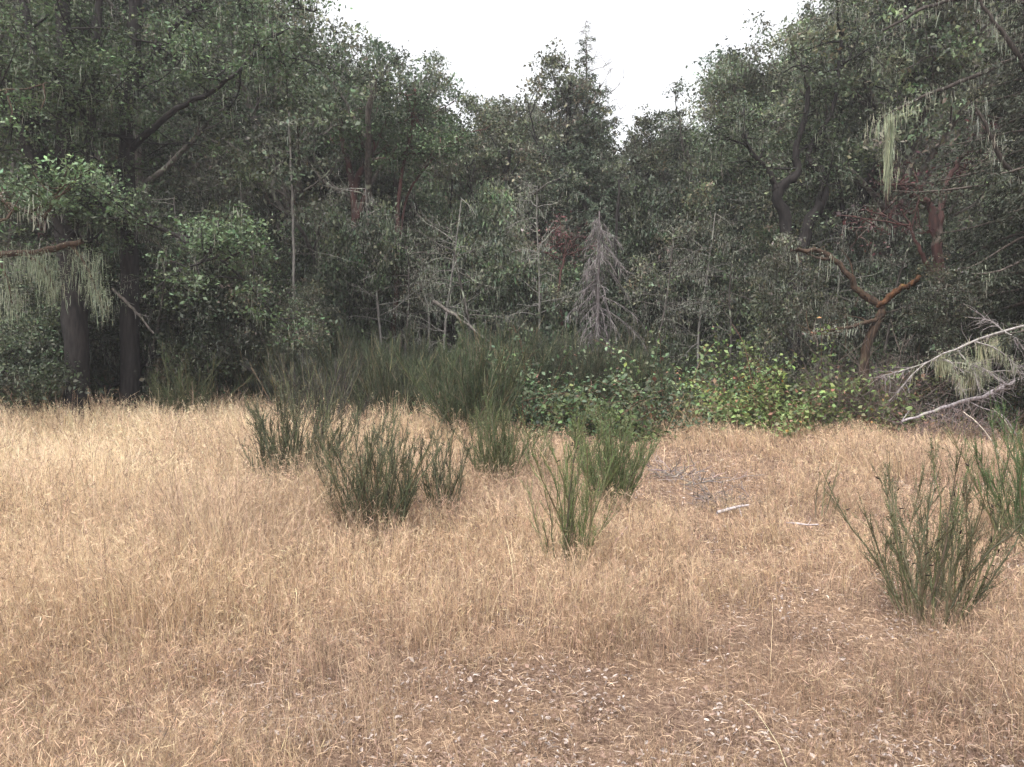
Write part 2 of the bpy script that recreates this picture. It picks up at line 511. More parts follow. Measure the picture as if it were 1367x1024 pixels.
    side = np.stack([np.cos(az + 1.57), np.sin(az + 1.57), 0 * az], -1)
    ribbons(acc, P, W, side, jit(rng, (.60, .49, .34), N, .12, .03))
    # dead weed stalks standing along the foot of the thicket
    for q in range(150):
        px = rng.uniform(-40, 1330); d = rng.uniform(15.6, 18.2)
        b = P3(px, 480, d); b[2] = gz(b[0], d)
        hh = rng.uniform(.6, 1.15)
        p = path(b, (rng.normal() * .15, rng.normal() * .1, 1), hh, 7, .05, .0, rng)
        tubes(acc, p[None], (.0055 * np.linspace(1, .5, 7))[None], jit(rng, (.34, .25, .17), 1, .25)[0], 3)
        for _ in range(5):
            o_, dd = sample(p, rng.uniform(.5, 1))
            t_ = path(o_, dd + .6 * rng.normal(size=3), rng.uniform(.08, .22), 4, .1, .05, rng)
            tubes(acc, t_[None], (.004 * np.linspace(1, .7, 4))[None], jit(rng, (.34, .25, .17), 1, .25)[0], 3)
    o = acc.build('bleached_stalks', M_GRASS)
    tag(o, 'long bleached grass stalks bent above the shorter dry grass', 'grass stalks', kind='stuff')
grass()

# ------------------------------------------------------------------ lichen strands
def hang(acc, anchors, rng, n=6, lo=.05, hi=.26, spread=.085, w=.008, col=(.29, .305, .25)):
    A = np.repeat(np.asarray(anchors, float), n, axis=0)
    N = len(A)
    if N == 0: return
    A = A + rng.normal(size=(N, 3)) * spread
    ln = rng.uniform(lo, hi, N) * rng.uniform(.4, 1, N)
    k = 4; u = np.linspace(0, 1, k)
    P = A[:, None] + np.zeros((1, k, 3))
    P[:, :, 2] -= ln[:, None] * u
    wob = np.cumsum(rng.normal(size=(N, k, 3)) * .18 * ln[:, None, None] / k, axis=1); wob[:, :, 2] = 0
    P = P + wob
    W = (w * rng.uniform(.5, 1.5, N))[:, None] * np.array([.6, 1.0, .75, .15])[None]
    a = rng.uniform(0, math.pi, N); side = np.stack([np.cos(a), np.sin(a), 0 * a], -1)
    ribbons(acc, P, W, side, jit(rng, col, N, .2, .05))
    # crusty tufts sitting on the twig itself
    M = N
    ii = rng.integers(0, N, M)
    leaves(acc, A[ii] + rng.normal(size=(M, 3)) * spread * .9, max(w, .011) * rng.uniform(2.0, 6.0, M), max(w, .011) * rng.uniform(.5, 1.4, M), rng, jit(rng, col, M, .2, .05), up=.1)

# ------------------------------------------------------------------ broadleaf trees
def broadleaf(rng, H, R, base=.25, r0=.22, limbs=12, leaf=.10, per=70, col=(.080, .093, .058), lean=(0, 0), clump=.34, trunk_pts=None, crook=.13, sparse=1.0, lich=.85, top=.95, trunks=1):
    wood, fol, lic = Acc(), Acc(), Acc()
    cents = []
    anchors = []
    for ti in range(trunks):
        if trunk_pts is not None:
            tp = spline(trunk_pts, 24)
        else:
            la = rng.uniform(0, 6.28) if trunks > 1 else 0
            ln = (lean[0] + (.25 * math.cos(la) if trunks > 1 else 0), lean[1] + (.25 * math.sin(la) if trunks > 1 else 0))
            tp = path((rng.normal() * .1 * (trunks > 1), rng.normal() * .1 * (trunks > 1), -.3), (ln[0], ln[1], 1), H * .88 + .3, 14, crook, .05, rng)
        nt_ = len(tp)
        rad = r0 * (1 - .72 * np.linspace(0, 1, nt_) ** .9); rad[0] *= 1.5; rad[1] *= 1.15
        tubes(wood, tp[None], rad[None], (1, 1, 1), 9, rng, .10)
        nl = max(3, int(limbs / trunks))
        for i in range(nl):
            u = base + (top - base) * (i + rng.random() * .8) / nl
            p, td = sample(tp, min(u, .98))
            az = i * 2.4 + rng.uniform(-.6, .6) + ti
            el = math.radians(12 + 55 * (u - base) / (1 - base) + rng.normal() * 10)
            d = np.array([math.cos(az) * math.cos(el), math.sin(az) * math.cos(el), math.sin(el)])
            v = (u - base) / (1 - base)
            L = R * (.55 + .6 * math.sin(math.pi * min(1, .25 + v * .75)) ) * rng.uniform(.7, 1.15) * (1 if v < .75 else .75)
            lp = path(p, d, L, 8, .16, .035, rng)
            rl = r0 * (1 - .7 * u) * .5
            tubes(wood, lp[None], (rl * np.linspace(1, .25, 8))[None], (1, 1, 1), 6, rng, .12)
            anchors += [lp[j] for j in range(2, 8)]
            ns = 5 if L > 1.2 else 3
            for s in range(ns):
                us = .30 + .68 * (s + rng.random()) / ns
                q, ld = sample(lp, us)
                sd = ld + .9 * rng.normal(size=3) * np.array([1, 1, .6]) + np.array([0, 0, .15])
                sl = L * rng.uniform(.28, .48)
                sp_ = path(q, sd, sl, 5, .2, .03, rng)
                tubes(wood, sp_[None], (rl * .4 * np.linspace(1, .3, 5))[None], (1, 1, 1), 4)
                anchors += [sp_[j] for j in (2, 4)]
                for tt in range(3):
                    qq, dd = sample(sp_, .4 + .6 * rng.random())
                    td_ = dd + .9 * rng.normal(size=3)
                    tl = rng.uniform(.25, .55)
                    tw = path(qq, td_, tl, 3, .2, .02, rng)
                    tubes(wood, tw[None], (.008 * np.linspace(1, .5, 3))[None], (1, 1, 1), 3)
                    if rng.random() < sparse:
                        cents.append(tw[-1])
                if rng.random() < sparse:
                    cents.append(sp_[-1])
            cents.append(lp[-1])
        cents.append(tp[-1]); cents.append(tp[-1] + np.array([.2, 0, -.3])); cents.append(tp[-1] + np.array([-.25, .1, -.2]))
    cents = np.array(cents)
    M = len(cents)
    cs = clump * rng.uniform(.55, 1.25, M)
    nper = rng.poisson(1.5 * per * (cs / clump) ** 1.5)
    idx = np.repeat(np.arange(M), nper); N = len(idx)
    off = rng.normal(size=(N, 3)) * np.array([1, 1, .36]) * (.66 * cs[idx])[:, None]
    off[:, 2] -= .22 * (off[:, 0] ** 2 + off[:, 1] ** 2) / cs[idx]
    C = cents[idx] + off
    leaf = leaf * .80
    ctone = np.clip(1 + .36 * rng.normal(size=(M, 1)), .35, 2); chue = 1 + .07 * rng.normal(size=(M, 3))
    colr = np.clip(jit(rng, col, N, .25, .08) * ctone[idx] * chue[idx], .004, .6)
    Ls = leaf * (.55 + 1.15 * rng.random(N) ** 2)
    leaves(fol, C, Ls, Ls * rng.uniform(.4, .62, N), rng, colr, up=.55, down=.15)
    anchors = np.array(anchors)
    if lich > 0:
        pick = anchors[rng.random(len(anchors)) < lich]
        hang(lic, pick, rng, 9)
        pick2 = cents[rng.random(M) < lich * .5]
        hang(lic, pick2, rng, 5, .06, .28, .12, .013)
    return wood, fol, lic

# ------------------------------------------------------------------ firs
def fir(rng, H, R, base=.12, r0=.2, nb=110, droop=.25, col=(.032, .047, .028), dead_top=0.0, lich=.25, needle=.09, dens=1.0, pw=.75, spare=False):
    wood, fol, lic = Acc(), Acc(), Acc()
    tp = path((0, 0, -.3), (0, 0, 1), H + .3, 16, .012, .05, rng)
    rad = r0 * (1 - .96 * np.linspace(0, 1, 16)); rad[0] *= 1.4
    tubes(wood, tp[None], rad[None], (1, 1, 1), 9, rng, .06)
    CC, LL, AX, CL = [], [], [], []
    anc = []
    for i in range(nb):
        u = base + (1 - base) * ((i + rng.random()) / nb) ** 1.0
        p, _ = sample(tp, min(u, .995))
        az = i * 2.399 + rng.uniform(-.4, .4)
        v = (u - base) / (1 - base)
        L = R * (1 - v) ** pw * rng.uniform(.6, 1.15) + .12
        if spare and p[2] > H - 2.3: L *= .35
        d = np.array([math.cos(az), math.sin(az), .25 - droop + .5 * v])
        n = 7
        bp = path(p, d, L, n, .05, -droop * .18, rng)
        bp[-2:, 2] += np.array([.02, .07]) * L
        dead = v > 1 - dead_top or (spare and p[2] > H - 2.3 and rng.random() < .5)
        tubes(wood, bp[None], ((.008 + .012 * L) * np.linspace(1, .2, n))[None], (1, 1, 1), 4)
        if rng.random() < .6: anc += [bp[3], bp[5]]
        nt_ = int(5 + 9 * L)
        for s in range(nt_):
            us = .12 + .86 * (s + rng.random()) / nt_
            q, bd = sample(bp, us)
            sgn = 1 if s % 2 else -1
            sdv = np.cross(bd, (0, 0, 1)) * sgn + bd * .7 + np.array([0, 0, -.35 - .35 * rng.random()])
            tl = (.15 + .38 * L * (1 - us) + .1 * rng.random())
            tw = path(q, sdv, tl, 4, .08, -.10, rng)
            if dead:
                tubes(wood, tw[None], (.006 * np.linspace(1, .4, 4))[None], (1, 1, 1), 3)
                continue
            m = int((6 + 26 * tl) * dens)
            uu = rng.random(m)
            q3 = np.stack([np.interp(uu * 3, np.arange(4), tw[:, a]) for a in range(3)], -1)
            CC.append(q3 + rng.normal(size=(m, 3)) * .03); AX.append(np.tile(norm((tw[-1] - tw[0])[None]), (m, 1)))
            CL.append(np.full(m, .75 + .5 * rng.random()))
    if CC:
        C = np.concatenate(CC); A = np.concatenate(AX); T = np.concatenate(CL)[:, None]
        N = len(C)
        colr = np.clip(jit(rng, col, N, .22, .07) * T, .004, .5)
        leaves(fol, C, needle * rng.uniform(.7, 1.5, N), needle * rng.uniform(.22, .4, N), rng, colr, up=.4, axis=A)
    if lich > 0 and anc:
        anc = np.array(anc); pick = anc[rng.random(len(anc)) < lich]
        hang(lic, pick, rng, 7, .1, .5, .07, .014)
    return wood, fol, lic

def put_tree(name, parts, label, cat, loc, rz=0, scale=(1, 1, 1), bark=None, leafm=None, group=None, crown='crown'):
    w, f, l = parts
    t = thing(name, label, cat, loc, rz, group)
    t.scale = scale
    w.build('trunk', bark or M_BARK, t, smooth=True)
    if not f.empty(): f.build(crown, leafm or M_LEAF, t)
    if not l.empty(): tag(l.build('hanging_lichen', M_LICHEN, t), kind='stuff')
    return t

def height_at(py, d):
    return float(P3(683, py, d)[2])

RNG = np.random.default_rng
G_WOOD = 'trees of the dense wood behind the clearing'
# prototypes for the wood (10 m tall originals, each placed as a real tree first)
PROTO = {}
def proto(key, maker):
    PROTO[key] = [maker, None]
proto('oakA', lambda: ('oak_tree', broadleaf(RNG(101), 10, 3.0, base=.16, limbs=19, clump=.36, per=58, leaf=.115), M_BARK, M_LEAF, 'oak tree'))
proto('oakB', lambda: ('oak_tree', broadleaf(RNG(102), 10, 2.6, base=.2, limbs=20, col=(.070, .088, .056), trunks=2, clump=.34, per=56, leaf=.115), M_BARK, M_LEAF, 'oak tree'))
proto('oakC', lambda: ('oak_tree', broadleaf(RNG(103), 10, 2.2, base=.25, limbs=17, col=(.095, .103, .068), lich=.9, crook=.18, clump=.32, per=52, leaf=.115), M_DARK, M_LEAF, 'oak tree'))
proto('madA', lambda: ('madrone_tree', broadleaf(RNG(104), 10, 2.2, base=.35, limbs=13, col=(.085, .098, .058), r0=.13, crook=.16, lich=.2, leaf=.12, per=50), M_MADRONE, M_LEAF, 'madrone tree'))
proto('thin', lambda: ('young_tree', broadleaf(RNG(105), 10, 1.3, base=.2, limbs=18, col=(.086, .092, .062), r0=.07, crook=.07, lich=.9, clump=.36, per=45), M_PALE, M_LEAF, 'tree'))
proto('firA', lambda: ('fir_tree', fir(RNG(106), 10, 2.3, base=.08, nb=105, lich=.3, col=(.048, .055, .038)), M_FIRBARK, M_NEEDLE, 'fir tree'))
proto('firB', lambda: ('fir_tree', fir(RNG(107), 10, 1.7, base=.05, nb=100, lich=.35, col=(.058, .066, .044)), M_FIRBARK, M_NEEDLE, 'fir tree'))

proto('bushA', lambda: ('understorey_tree', broadleaf(RNG(108), 5, 1.7, base=.06, limbs=20, clump=.34, per=52, r0=.06, col=(.056, .070, .042), lich=.7, leaf=.105, crook=.2), M_DARK, M_LEAF, 'tree'))
proto('bushB', lambda: ('understorey_tree', broadleaf(RNG(109), 5, 1.5, base=.08, limbs=16, clump=.3, per=46, r0=.05, col=(.088, .092, .062), lich=1.0, leaf=.10, crook=.22, sparse=.8), M_BARK, M_LEAF, 'tree'))

def bare(rng, H):
    w, l = Acc(), Acc(); an = []
    tp = path((0, 0, -.2), (rng.normal() * .06, rng.normal() * .06, 1), H, 14, .05, .03, rng)
    tubes(w, tp[None], (.05 * np.linspace(1, .25, 14))[None], (1, 1, 1), 6, rng, .1)
    for i in range(34):
        q, dd = sample(tp, rng.uniform(.15, 1)); az = rng.uniform(0, 6.28)
        b = path(q, (math.cos(az), math.sin(az), rng.uniform(-.3, .7)), rng.uniform(.4, 1.5), 7, .2, -.02, rng)
        tubes(w, b[None], (.013 * np.linspace(1, .35, 7))[None], (1, 1, 1), 4); an += list(b[2:])
        for _ in range(4):
            q2, d2 = sample(b, rng.uniform(.3, 1)); t = path(q2, d2 + .8 * rng.normal(size=3), rng.uniform(.15, .5), 5, .2, -.02, rng)
            tubes(w, t[None], (.006 * np.linspace(1, .5, 5))[None], (1, 1, 1), 3); an += list(t[2:])
    hang(l, np.array(an), rng, 2, .04, .22)
    return w, l
LAND = [(-500, 60, 'the many stemmed oak at left'), (60, 210, 'the straight trunked oak at left'), (210, 330, 'the tall leafy oak at left'), (330, 430, 'the pale upright trunk'),
        (430, 500, 'the twisted red madrone'), (500, 580, 'the straight red madrone'), (580, 690, 'the pale bare snag'), (690, 770, 'the dull red leaved madrone'), (770, 850, 'the grey dead fir'),
        (850, 950, 'the highest bramble mound'), (950, 1040, 'the feathery fir sapling'), (1040, 1130, 'the black snaking limbs'), (1130, 1200, 'the long lichen strand'), (1200, 1290, 'the thick purplish madrone'), (1290, 2500, 'the fallen branch at right')]
def near(px):
    for a, b, n in LAND:
        if a <= px < b: return n
    return LAND[-1][2]

def plant(key, px, d, top_y, rz, label, wide=1.0, group=None):
    base = P3(px, 480, d)
    x = base[0]; z = gz(x, d) if abs(x) < 25 and d < 45 else 0
    H = height_at(top_y, d)
    s = H / 10.0
    sc = (wide * max(.75, s) ** .6, wide * max(.75, s) ** .6, s)
    mk, first = PROTO[key][:2]
    if first is None:
        name, parts, bark, lm, cat = mk()
        # measured top of the parts so the crown reaches the wanted height
        zt = float(np.percentile(np.concatenate(parts[1].v)[:, 2], 99.8))
        V = np.concatenate(parts[1].v); tv = V[V[:, 2] > zt * .93]
        PROTO[key].append((float(tv[:, 0].mean()), float(tv[:, 1].mean())))
        x -= .85 * sc[0] * (PROTO[key][2][0] * math.cos(rz) - PROTO[key][2][1] * math.sin(rz))
        d -= .7 * sc[0] * (PROTO[key][2][0] * math.sin(rz) + PROTO[key][2][1] * math.cos(rz))
        t = put_tree(name, parts, label, cat, (x, d, z), rz, (sc[0], sc[1], H / zt), bark, lm, group)
        PROTO[key][1] = t; t['top'] = float(zt)
        return t
    sc = (sc[0], sc[1], H / float(first['top']))
    off = PROTO[key][2]
    x -= .85 * sc[0] * (off[0] * math.cos(rz) - off[1] * math.sin(rz))
    d -= .7 * sc[0] * (off[0] * math.sin(rz) + off[1] * math.cos(rz))
    t = dup(first, (x, d, z), rz, label, sc)
    if group: t['group'] = group
    elif 'group' in t.keys(): del t['group']
    return t

# front rows: every tree one can tell apart.  (kind, px, distance, top_y, turn, width, label)
FRONT = [
 ('oakA', -90, 20.5, -260, .3, 1.1, 'big dark oak at the far left edge of the wood'),
 ('oakB', 250, 20.5, -120, 1.9, 1.15, 'tall leafy oak right of the dark double trunks at left'),
 ('oakA', 345, 23.5, -30, 3.3, 1.0, 'oak whose crown ends the high tree wall at upper left'),
 ('oakC', 432, 25.5, 45, 1.1, .8, 'slim lichen hung oak just left of the round topped oak'),
 ('oakB', 540, 26.5, 52, 4.0, .85, 'round topped oak standing highest left of the sky gap'),
 ('thin', 475, 27.0, 85, 2.0, 1.2, 'narrow oak with a ragged top beside the red twisted madrone'),
 ('oakC', 605, 27.5, 165, 5.0, .9, 'low oak at the bottom of the left sky gap'),
 ('oakA', 655, 27.0, 112, .9, .8, 'rounded oak right of the left sky gap'),
 ('oakC', 722, 27.5, 82, 2.6, 1.0, 'open crowned oak just left of the bare fir spire'),
 ('oakC', 842, 26.5, 150, 3.9, .8, 'short oak just right of the bare fir spire'),
 ('oakB', 905, 25.5, 128, 5.5, .95, 'dense oak at the low right end of the sky gap'),
 ('oakA', 985, 25.5, 66, 4.6, .85, 'oak with a domed crown right of the sky gap'),
 ('thin', 1030, 24.5, 90, .5, 1.2, 'slender oak between the domed oak and the tall right trees'),
 ('firB', 690, 24.2, 262, .7, .75, 'short dense fir left of the grey dead fir'),
 ('oakC', 1140, 21.5, -40, 2.2, 1.0, 'tall oak with ragged hanging branches at upper right'),
 ('oakA', 1235, 20.5, -120, 5.2, 1.0, 'tall spreading oak right of the long lichen strand'),
 ('firB', 900, 24.0, 262, 2.2, .95, 'dense dark young fir right of the grey dead fir'),
 ('firB', 960, 22.5, 288, 5.1, .95, 'broad young fir left of the curved black limbs'),
 ('firA', 605, 24.6, 300, 1.2, .6, 'young fir behind the thin pale snags'),
 ('firA', 1370, 19.5, 200, 3.1, .85, 'dark young fir under the big fir at right'),
 ('firB', 1130, 21.6, 305, .2, .85, 'low young fir behind the bent mossy limb'),
 ('firA', 320, 20.0, 300, 4.1, .8, 'low dark fir right of the double trunks at left'),
 ('firB', 20, 18.4, 240, 1.0, 1.0, 'dark young fir at the left edge behind the broken branch'),
 ('firB', 450, 23.0, 300, 2.9, .7, 'young fir left of the straight red madrone trunk'),
 ('bushA', 240, 18.6, 330, .3, 1.1, 'low leafy tree in front of the tall leafy oak at left'),
 ('bushB', 300, 19.6, 285, 1.5, 1.1, 'grey green small tree hung with lichen right of the double trunks'),
 ('bushA', 340, 23.0, 270, 2.7, 1.1, 'small bushy tree just left of the pale upright trunk'),
 ('bushB', 430, 23.2, 250, 3.9, 1.0, 'small lichen hung tree between the pale trunk and the twisted madrone'),
 ('bushA', 484, 20.9, 272, 5.1, .9, 'small dark tree hiding the foot of the twisted madrone'),
 ('bushB', 562, 23.0, 285, .9, .95, 'small thin tree just right of the straight red madrone'),
 ('bushA', 625, 22.9, 232, 2.1, 1.0, 'small rounded tree behind the pale broken log'),
 ('bushB', 686, 22.6, 290, 3.3, 1.0, 'small grey tree left of the dull red madrone'),
 ('bushA', 888, 22.8, 232, 4.5, 1.0, 'small dark rounded tree right of the grey dead fir'),
 ('bushB', 925, 22.0, 250, 5.7, 1.1, 'small lichen hung tree above the highest bramble mound'),
 ('bushA', 985, 21.6, 285, 1.8, 1.0, 'small dark tree left of the black snaking limbs'),
 ('bushB', 1000, 21.6, 305, .2, .9, 'low grey tree with pale lichen above the fir sapling'),
 ('bushA', 1130, 21.2, 330, 3.0, .9, 'small dark tree behind the elbow of the bent mossy limb'),
 ('bushB', 1190, 21.6, 262, 4.2, 1.1, 'small lichen hung tree left of the thick red trunk'),
 ('bushA', 1335, 19.2, 262, 5.4, 1.1, 'bushy dark tree right of the thick red trunk'),
 ('bushB', 1045, 17.7, 306, 2.2, .8, 'small grey green tree hiding the foot of the black snaking limbs'),
 ('bushB', 1262, 15.6, 345, 3.2, .8, 'small grey green tree hiding the foot of the thick red trunk'),
 ('bushB', 410, 19.4, 372, 1.2, .7, 'low small tree at the foot of the pale upright trunk'),
 ('bushA', 15, 16.8, 395, .6, .9, 'low dark bush under the snapped lichen branch'),
 ('bushA', 60, 18.8, 330, 3.4, 1.2, 'small dark tree behind the many stemmed oak'),
 ('bushB', 140, 19.2, 350, 4.4, 1.1, 'small dark tree between the two dark oaks at left'),
 ('bushA', 205, 19.5, 300, 5.0, 1.1, 'small dark tree behind the straight trunked oak'),
]
for key, px, d, ty, rz, wd, lab in FRONT:
    plant(key, px, d, ty, rz, lab, wd)

BARE = [(262, 20.2, 250), (300, 19.4, 300), (335, 21.2, 220), (440, 21.4, 290), (505, 20.6, 240), (552, 21.0, 320), (592, 20.8, 250), (640, 21.0, 290), (715, 21.6, 240),
        (880, 20.8, 300), (935, 20.8, 270), (975, 20.2, 330), (1105, 20.0, 270), (205, 18.2, 320), (28, 17.6, 300), (1170, 19.4, 310)]
bare_first = []
for q, (px, d, ty) in enumerate(BARE):
    H = height_at(ty, d); x = P3(px, 480, d)[0]
    lb = 'thin bare lichened tree by ' + near(px); g = 'thin bare trees by ' + near(px)
    if q < 4:
        w, l = bare(RNG(800 + q), 6.0)
        t = thing('bare_tree', lb, 'tree', (x, d, gz(x, d)), 0, g); t.scale = (1, 1, H / 6)
        w.build('trunk', (M_PALE, M_BARK)[q % 2], t, smooth=True); tag(l.build('hanging_lichen', M_LICHEN, t), kind='stuff')
        bare_first.append(t)
    else:
        dup(bare_first[q % 4], (x, d, gz(x, d)), q * 1.7, lb, (1, 1, H / 6), g)

# second and third rows: the mass of the wood
rr = RNG(77)
def skyline(px):
    xs = [-400, 0, 300, 390, 420, 500, 560, 600, 640, 700, 780, 850, 880, 950, 1000, 1060, 1100, 1200, 1800]
    ys = [-250, -200, -60, 0, 60, 95, 85, 165, 145, 105, 130, 165, 160, 115, 95, 60, 0, -100, -200]
    return float(np.interp(px, xs, ys))
keys = ['oakA', 'oakB', 'oakC', 'madA', 'thin', 'firA', 'firB', 'oakC', 'thin']
i = 0
for d, step in ((27.5, 95), (31.5, 80), (36, 70), (42, 62), (49, 60), (56, 60)):
    px = -330 + (i * 37) % 60
    while px < 1700:
        p = px + rr.uniform(-25, 25)
        dd = d + rr.uniform(-1.6, 1.6)
        k = keys[rr.integers(len(keys))]
        ty = skyline(p) + rr.uniform(10, 90)
        kn = {'oakA': 'dark oak', 'oakB': 'dark oak', 'oakC': 'dark oak', 'madA': 'slender red barked tree', 'thin': 'thin pale stemmed tree', 'firA': 'dark fir', 'firB': 'dark fir'}[k]
        lb = kn + ' deep in the wood behind ' + near(p)
        plant(k, p, dd, ty, rr.uniform(0, 6.28), lb, 1.15, lb.replace(kn, kn + 's'))
        px += step
        i += 1

for d, step in ((25.5, 90), (29, 85), (33, 80)):
    px = -200 + rr.uniform(0, 60)
    while px < 1650:
        k = ('bushA', 'bushB')[rr.integers(2)]
        lb = 'small bushy understorey tree deep in the wood behind ' + near(px)
        plant(k, px + rr.uniform(-20, 20), d + rr.uniform(-1, 1), rr.uniform(270, 360), rr.uniform(0, 6.28), lb, 1.3, lb.replace('tree', 'trees'))
        px += step

# ------------------------------------------------------------------ hero trees
def local(pts, d0, base):
    return [np.array(p) - base for p in pts]

def limbs_px(acc, specs, base, sides=8, rng=None, rough=.16, n=16, tint=(1, 1, 1)):
    """specs: ([(px,py,d)...], r0, r1)"""
    out = []
    for pts, r0, r1 in specs:
        p = spline([P3(*q) - base for q in pts], n)
        if rng is not None:
            jj = rng.normal(size=p.shape) * min(max(r0, r1) * .2, .018); jj[0] = 0
            p = p + jj
        tubes(acc, p[None], np.linspace(r0, r1, n)[None], tint, sides, rng, rough)
        out.append(p)
    return out

def foliage_on(fol, lic, paths, rng, n_cl, clump=.4, per=60, leaf=.1, col=(.06, .08, .045), u0=.3, off=.5, lich=.3, wood=None, hangn=7, hlo=.15, hhi=.5):
    cents = []
    for p in paths:
        for _ in range(n_cl):
            q, d = sample(p, rng.uniform(u0, 1))
            e = q + rng.normal(size=3) * off
            cents.append(e)
            if wood is not None:
                tw = np.stack([q, (q + e) / 2 + rng.normal(size=3) * .04, e])
                tubes(wood, tw[None], np.array([[.018, .012, .006]]), (1, 1, 1), 4)
    cents = np.array(cents); M = len(cents)
    cs = clump * rng.uniform(.55, 1.3, M)
    idx = np.repeat(np.arange(M), rng.poisson(1.6 * per * (cs / clump) ** 1.5)); N = len(idx); leaf = leaf * .74
    C = cents[idx] + rng.normal(size=(N, 3)) * np.array([1, 1, .38]) * (.6 * cs[idx])[:, None]
    tone = np.clip(1 + .34 * rng.normal(size=(M, 1)), .35, 2)
    Ls = leaf * (.55 + 1.15 * rng.random(N) ** 2)
    leaves(fol, C, Ls, Ls * rng.uniform(.4, .62, N), rng, np.clip(jit(rng, col, N, .25, .08) * tone[idx], .004, .6), up=.55, down=.15)
    if lich > 0:
        hang(lic, cents[rng.random(M) < lich], rng, hangn, hlo, hhi, .08)

# dark double-trunk cluster at left
def hero_left_a():
    rng = RNG(201); d = 16.5
    base = P3(105, 480, d); base[2] = gz(base[0], d)
    w, f, l = Acc(), Acc(), Acc()
    b = (105, 575, d)
    ps = limbs_px(w, [([b, (100, 420, d), (92, 300, d), (88, 180, d), (84, 60, d), (80, -90, d)], .26, .13),
                      ([(100, 400, d), (78, 290, d), (50, 190, d), (45, 80, d), (20, -60, d)], .14, .07),
                      ([(96, 340, d), (60, 250, d - .3), (22, 150, d - .5), (-10, 60, d - .8), (-40, -30, d - 1)], .13, .05),
                      ([(96, 300, d), (118, 210, d + .2), (128, 90, d + .2), (138, -60, d + .2)], .12, .06),
                      ([(110, 450, d), (120, 330, d + .3), (122, 200, d + .3), (110, 100, d + .3)], .07, .04)], base, 9, rng, .12, 22)
    ex = []
    for p in ps:
        for _ in range(6):
            q, dd = sample(p, rng.uniform(.45, 1))
            lp = path(q, rng.normal(size=3) * np.array([1, 1, .4]) + dd * .3, rng.uniform(1, 2.4), 7, .18, .02, rng)
            tubes(w, lp[None], (.035 * np.linspace(1, .3, 7))[None], (1, 1, 1), 5); ex.append(lp)
    foliage_on(f, l, ex, rng, 8, .42, 60, .10, (.06, .085, .042), .2, .35, .45, w)
    put_tree('oak_tree', (w, f, l), 'dark many stemmed oak with forking trunks at left', 'oak tree', base, bark=M_DARK)
hero_left_a()

def hero_left_b():
    rng = RNG(202); d = 17.5
    base = P3(172, 480, d); base[2] = gz(base[0], d)
    w, f, l = Acc(), Acc(), Acc()
    ps = limbs_px(w, [([(172, 570, d), (174, 450, d), (172, 330, d), (170, 200, d), (178, 100, d), (182, -40, d), (184, -160, d)], .21, .10),
                      ([(172, 260, d), (200, 290, d - .8), (225, 310, d - 1.6), (270, 330, d - 2.2), (300, 350, d - 2.4)], .07, .02),
                      ([(174, 200, d), (230, 150, d - .5), (300, 110, d - .8), (350, 60, d - .8)], .08, .025),
                      ([(180, 110, d), (230, 40, d - .3), (290, -10, d - .5), (350, -20, d - .5)], .08, .025),
                      ([(172, 320, d), (150, 290, d - 1), (120, 270, d - 1.8)], .05, .02)], base, 9, rng, .12, 20)
    ex = []
    for i, p in enumerate(ps):
        for _ in range(8):
            q, dd = sample(p, rng.uniform(.4, 1))
            lp = path(q, rng.normal(size=3) * np.array([1, .8, .35]) + dd * .4, rng.uniform(.6, 1.8), 6, .18, .0, rng)
            tubes(w, lp[None], (.028 * np.linspace(1, .3, 6))[None], (1, 1, 1), 5); ex.append(lp)
    foliage_on(f, l, ex, rng, 7, .38, 60, .10, (.062, .09, .047), .2, .3, .5, w)
    put_tree('oak_tree', (w, f, l), 'tall dark oak with a straight trunk and low leafy branches at left', 'oak tree', base, bark=M_DARK)
hero_left_b()

# oak with black curved limbs, right of centre
def hero_curved():
    rng = RNG(203); d = 19.2
    base = P3(1068, 480, d); base[2] = gz(base[0], d)
    w, f, l = Acc(), Acc(), Acc()
    ps = limbs_px(w, [([(1062, 560, d), (1060, 450, d), (1064, 380, d), (1074, 325, d), (1080, 295, d), (1094, 275, d), (1099, 248, d), (1092, 226, d), (1078, 215, d)], .17, .10),
                      ([(1060, 400, d), (1052, 330, d), (1046, 285, d), (1036, 262, d), (1046, 246, d), (1060, 240, d), (1066, 222, d), (1062, 200, d), (1075, 160, d), (1080, 110, d)], .17, .05),
                      ([(1037, 262, d), (1034, 248, d), (1025, 225, d), (1000, 200, d), (985, 160, d)], .08, .04),
                      ([(1078, 217, d), (1085, 190, d), (1110, 150, d), (1120, 90, d), (1125, 40, d)], .06, .03)], base, 9, rng, .14, 30)
    ex = []
    for p in ps:
        for _ in range(7):
            q, dd = sample(p, rng.uniform(.62, 1))
            lp = path(q, rng.normal(size=3) * np.array([1, .8, .4]) + np.array([0, .5, .3]), rng.uniform(.6, 1.8), 6, .18, .02, rng)
            tubes(w, lp[None], (.03 * np.linspace(1, .3, 6))[None], (1, 1, 1), 5); ex.append(lp)
    foliage_on(f, l, ex, rng, 6, .38, 55, .10, (.062, .08, .047), .35, .3, .5, w)
    put_tree('oak_tree', (w, f, l), 'oak with black snaking limbs that curve back on themselves', 'oak tree', base, bark=M_DARK)
hero_curved()

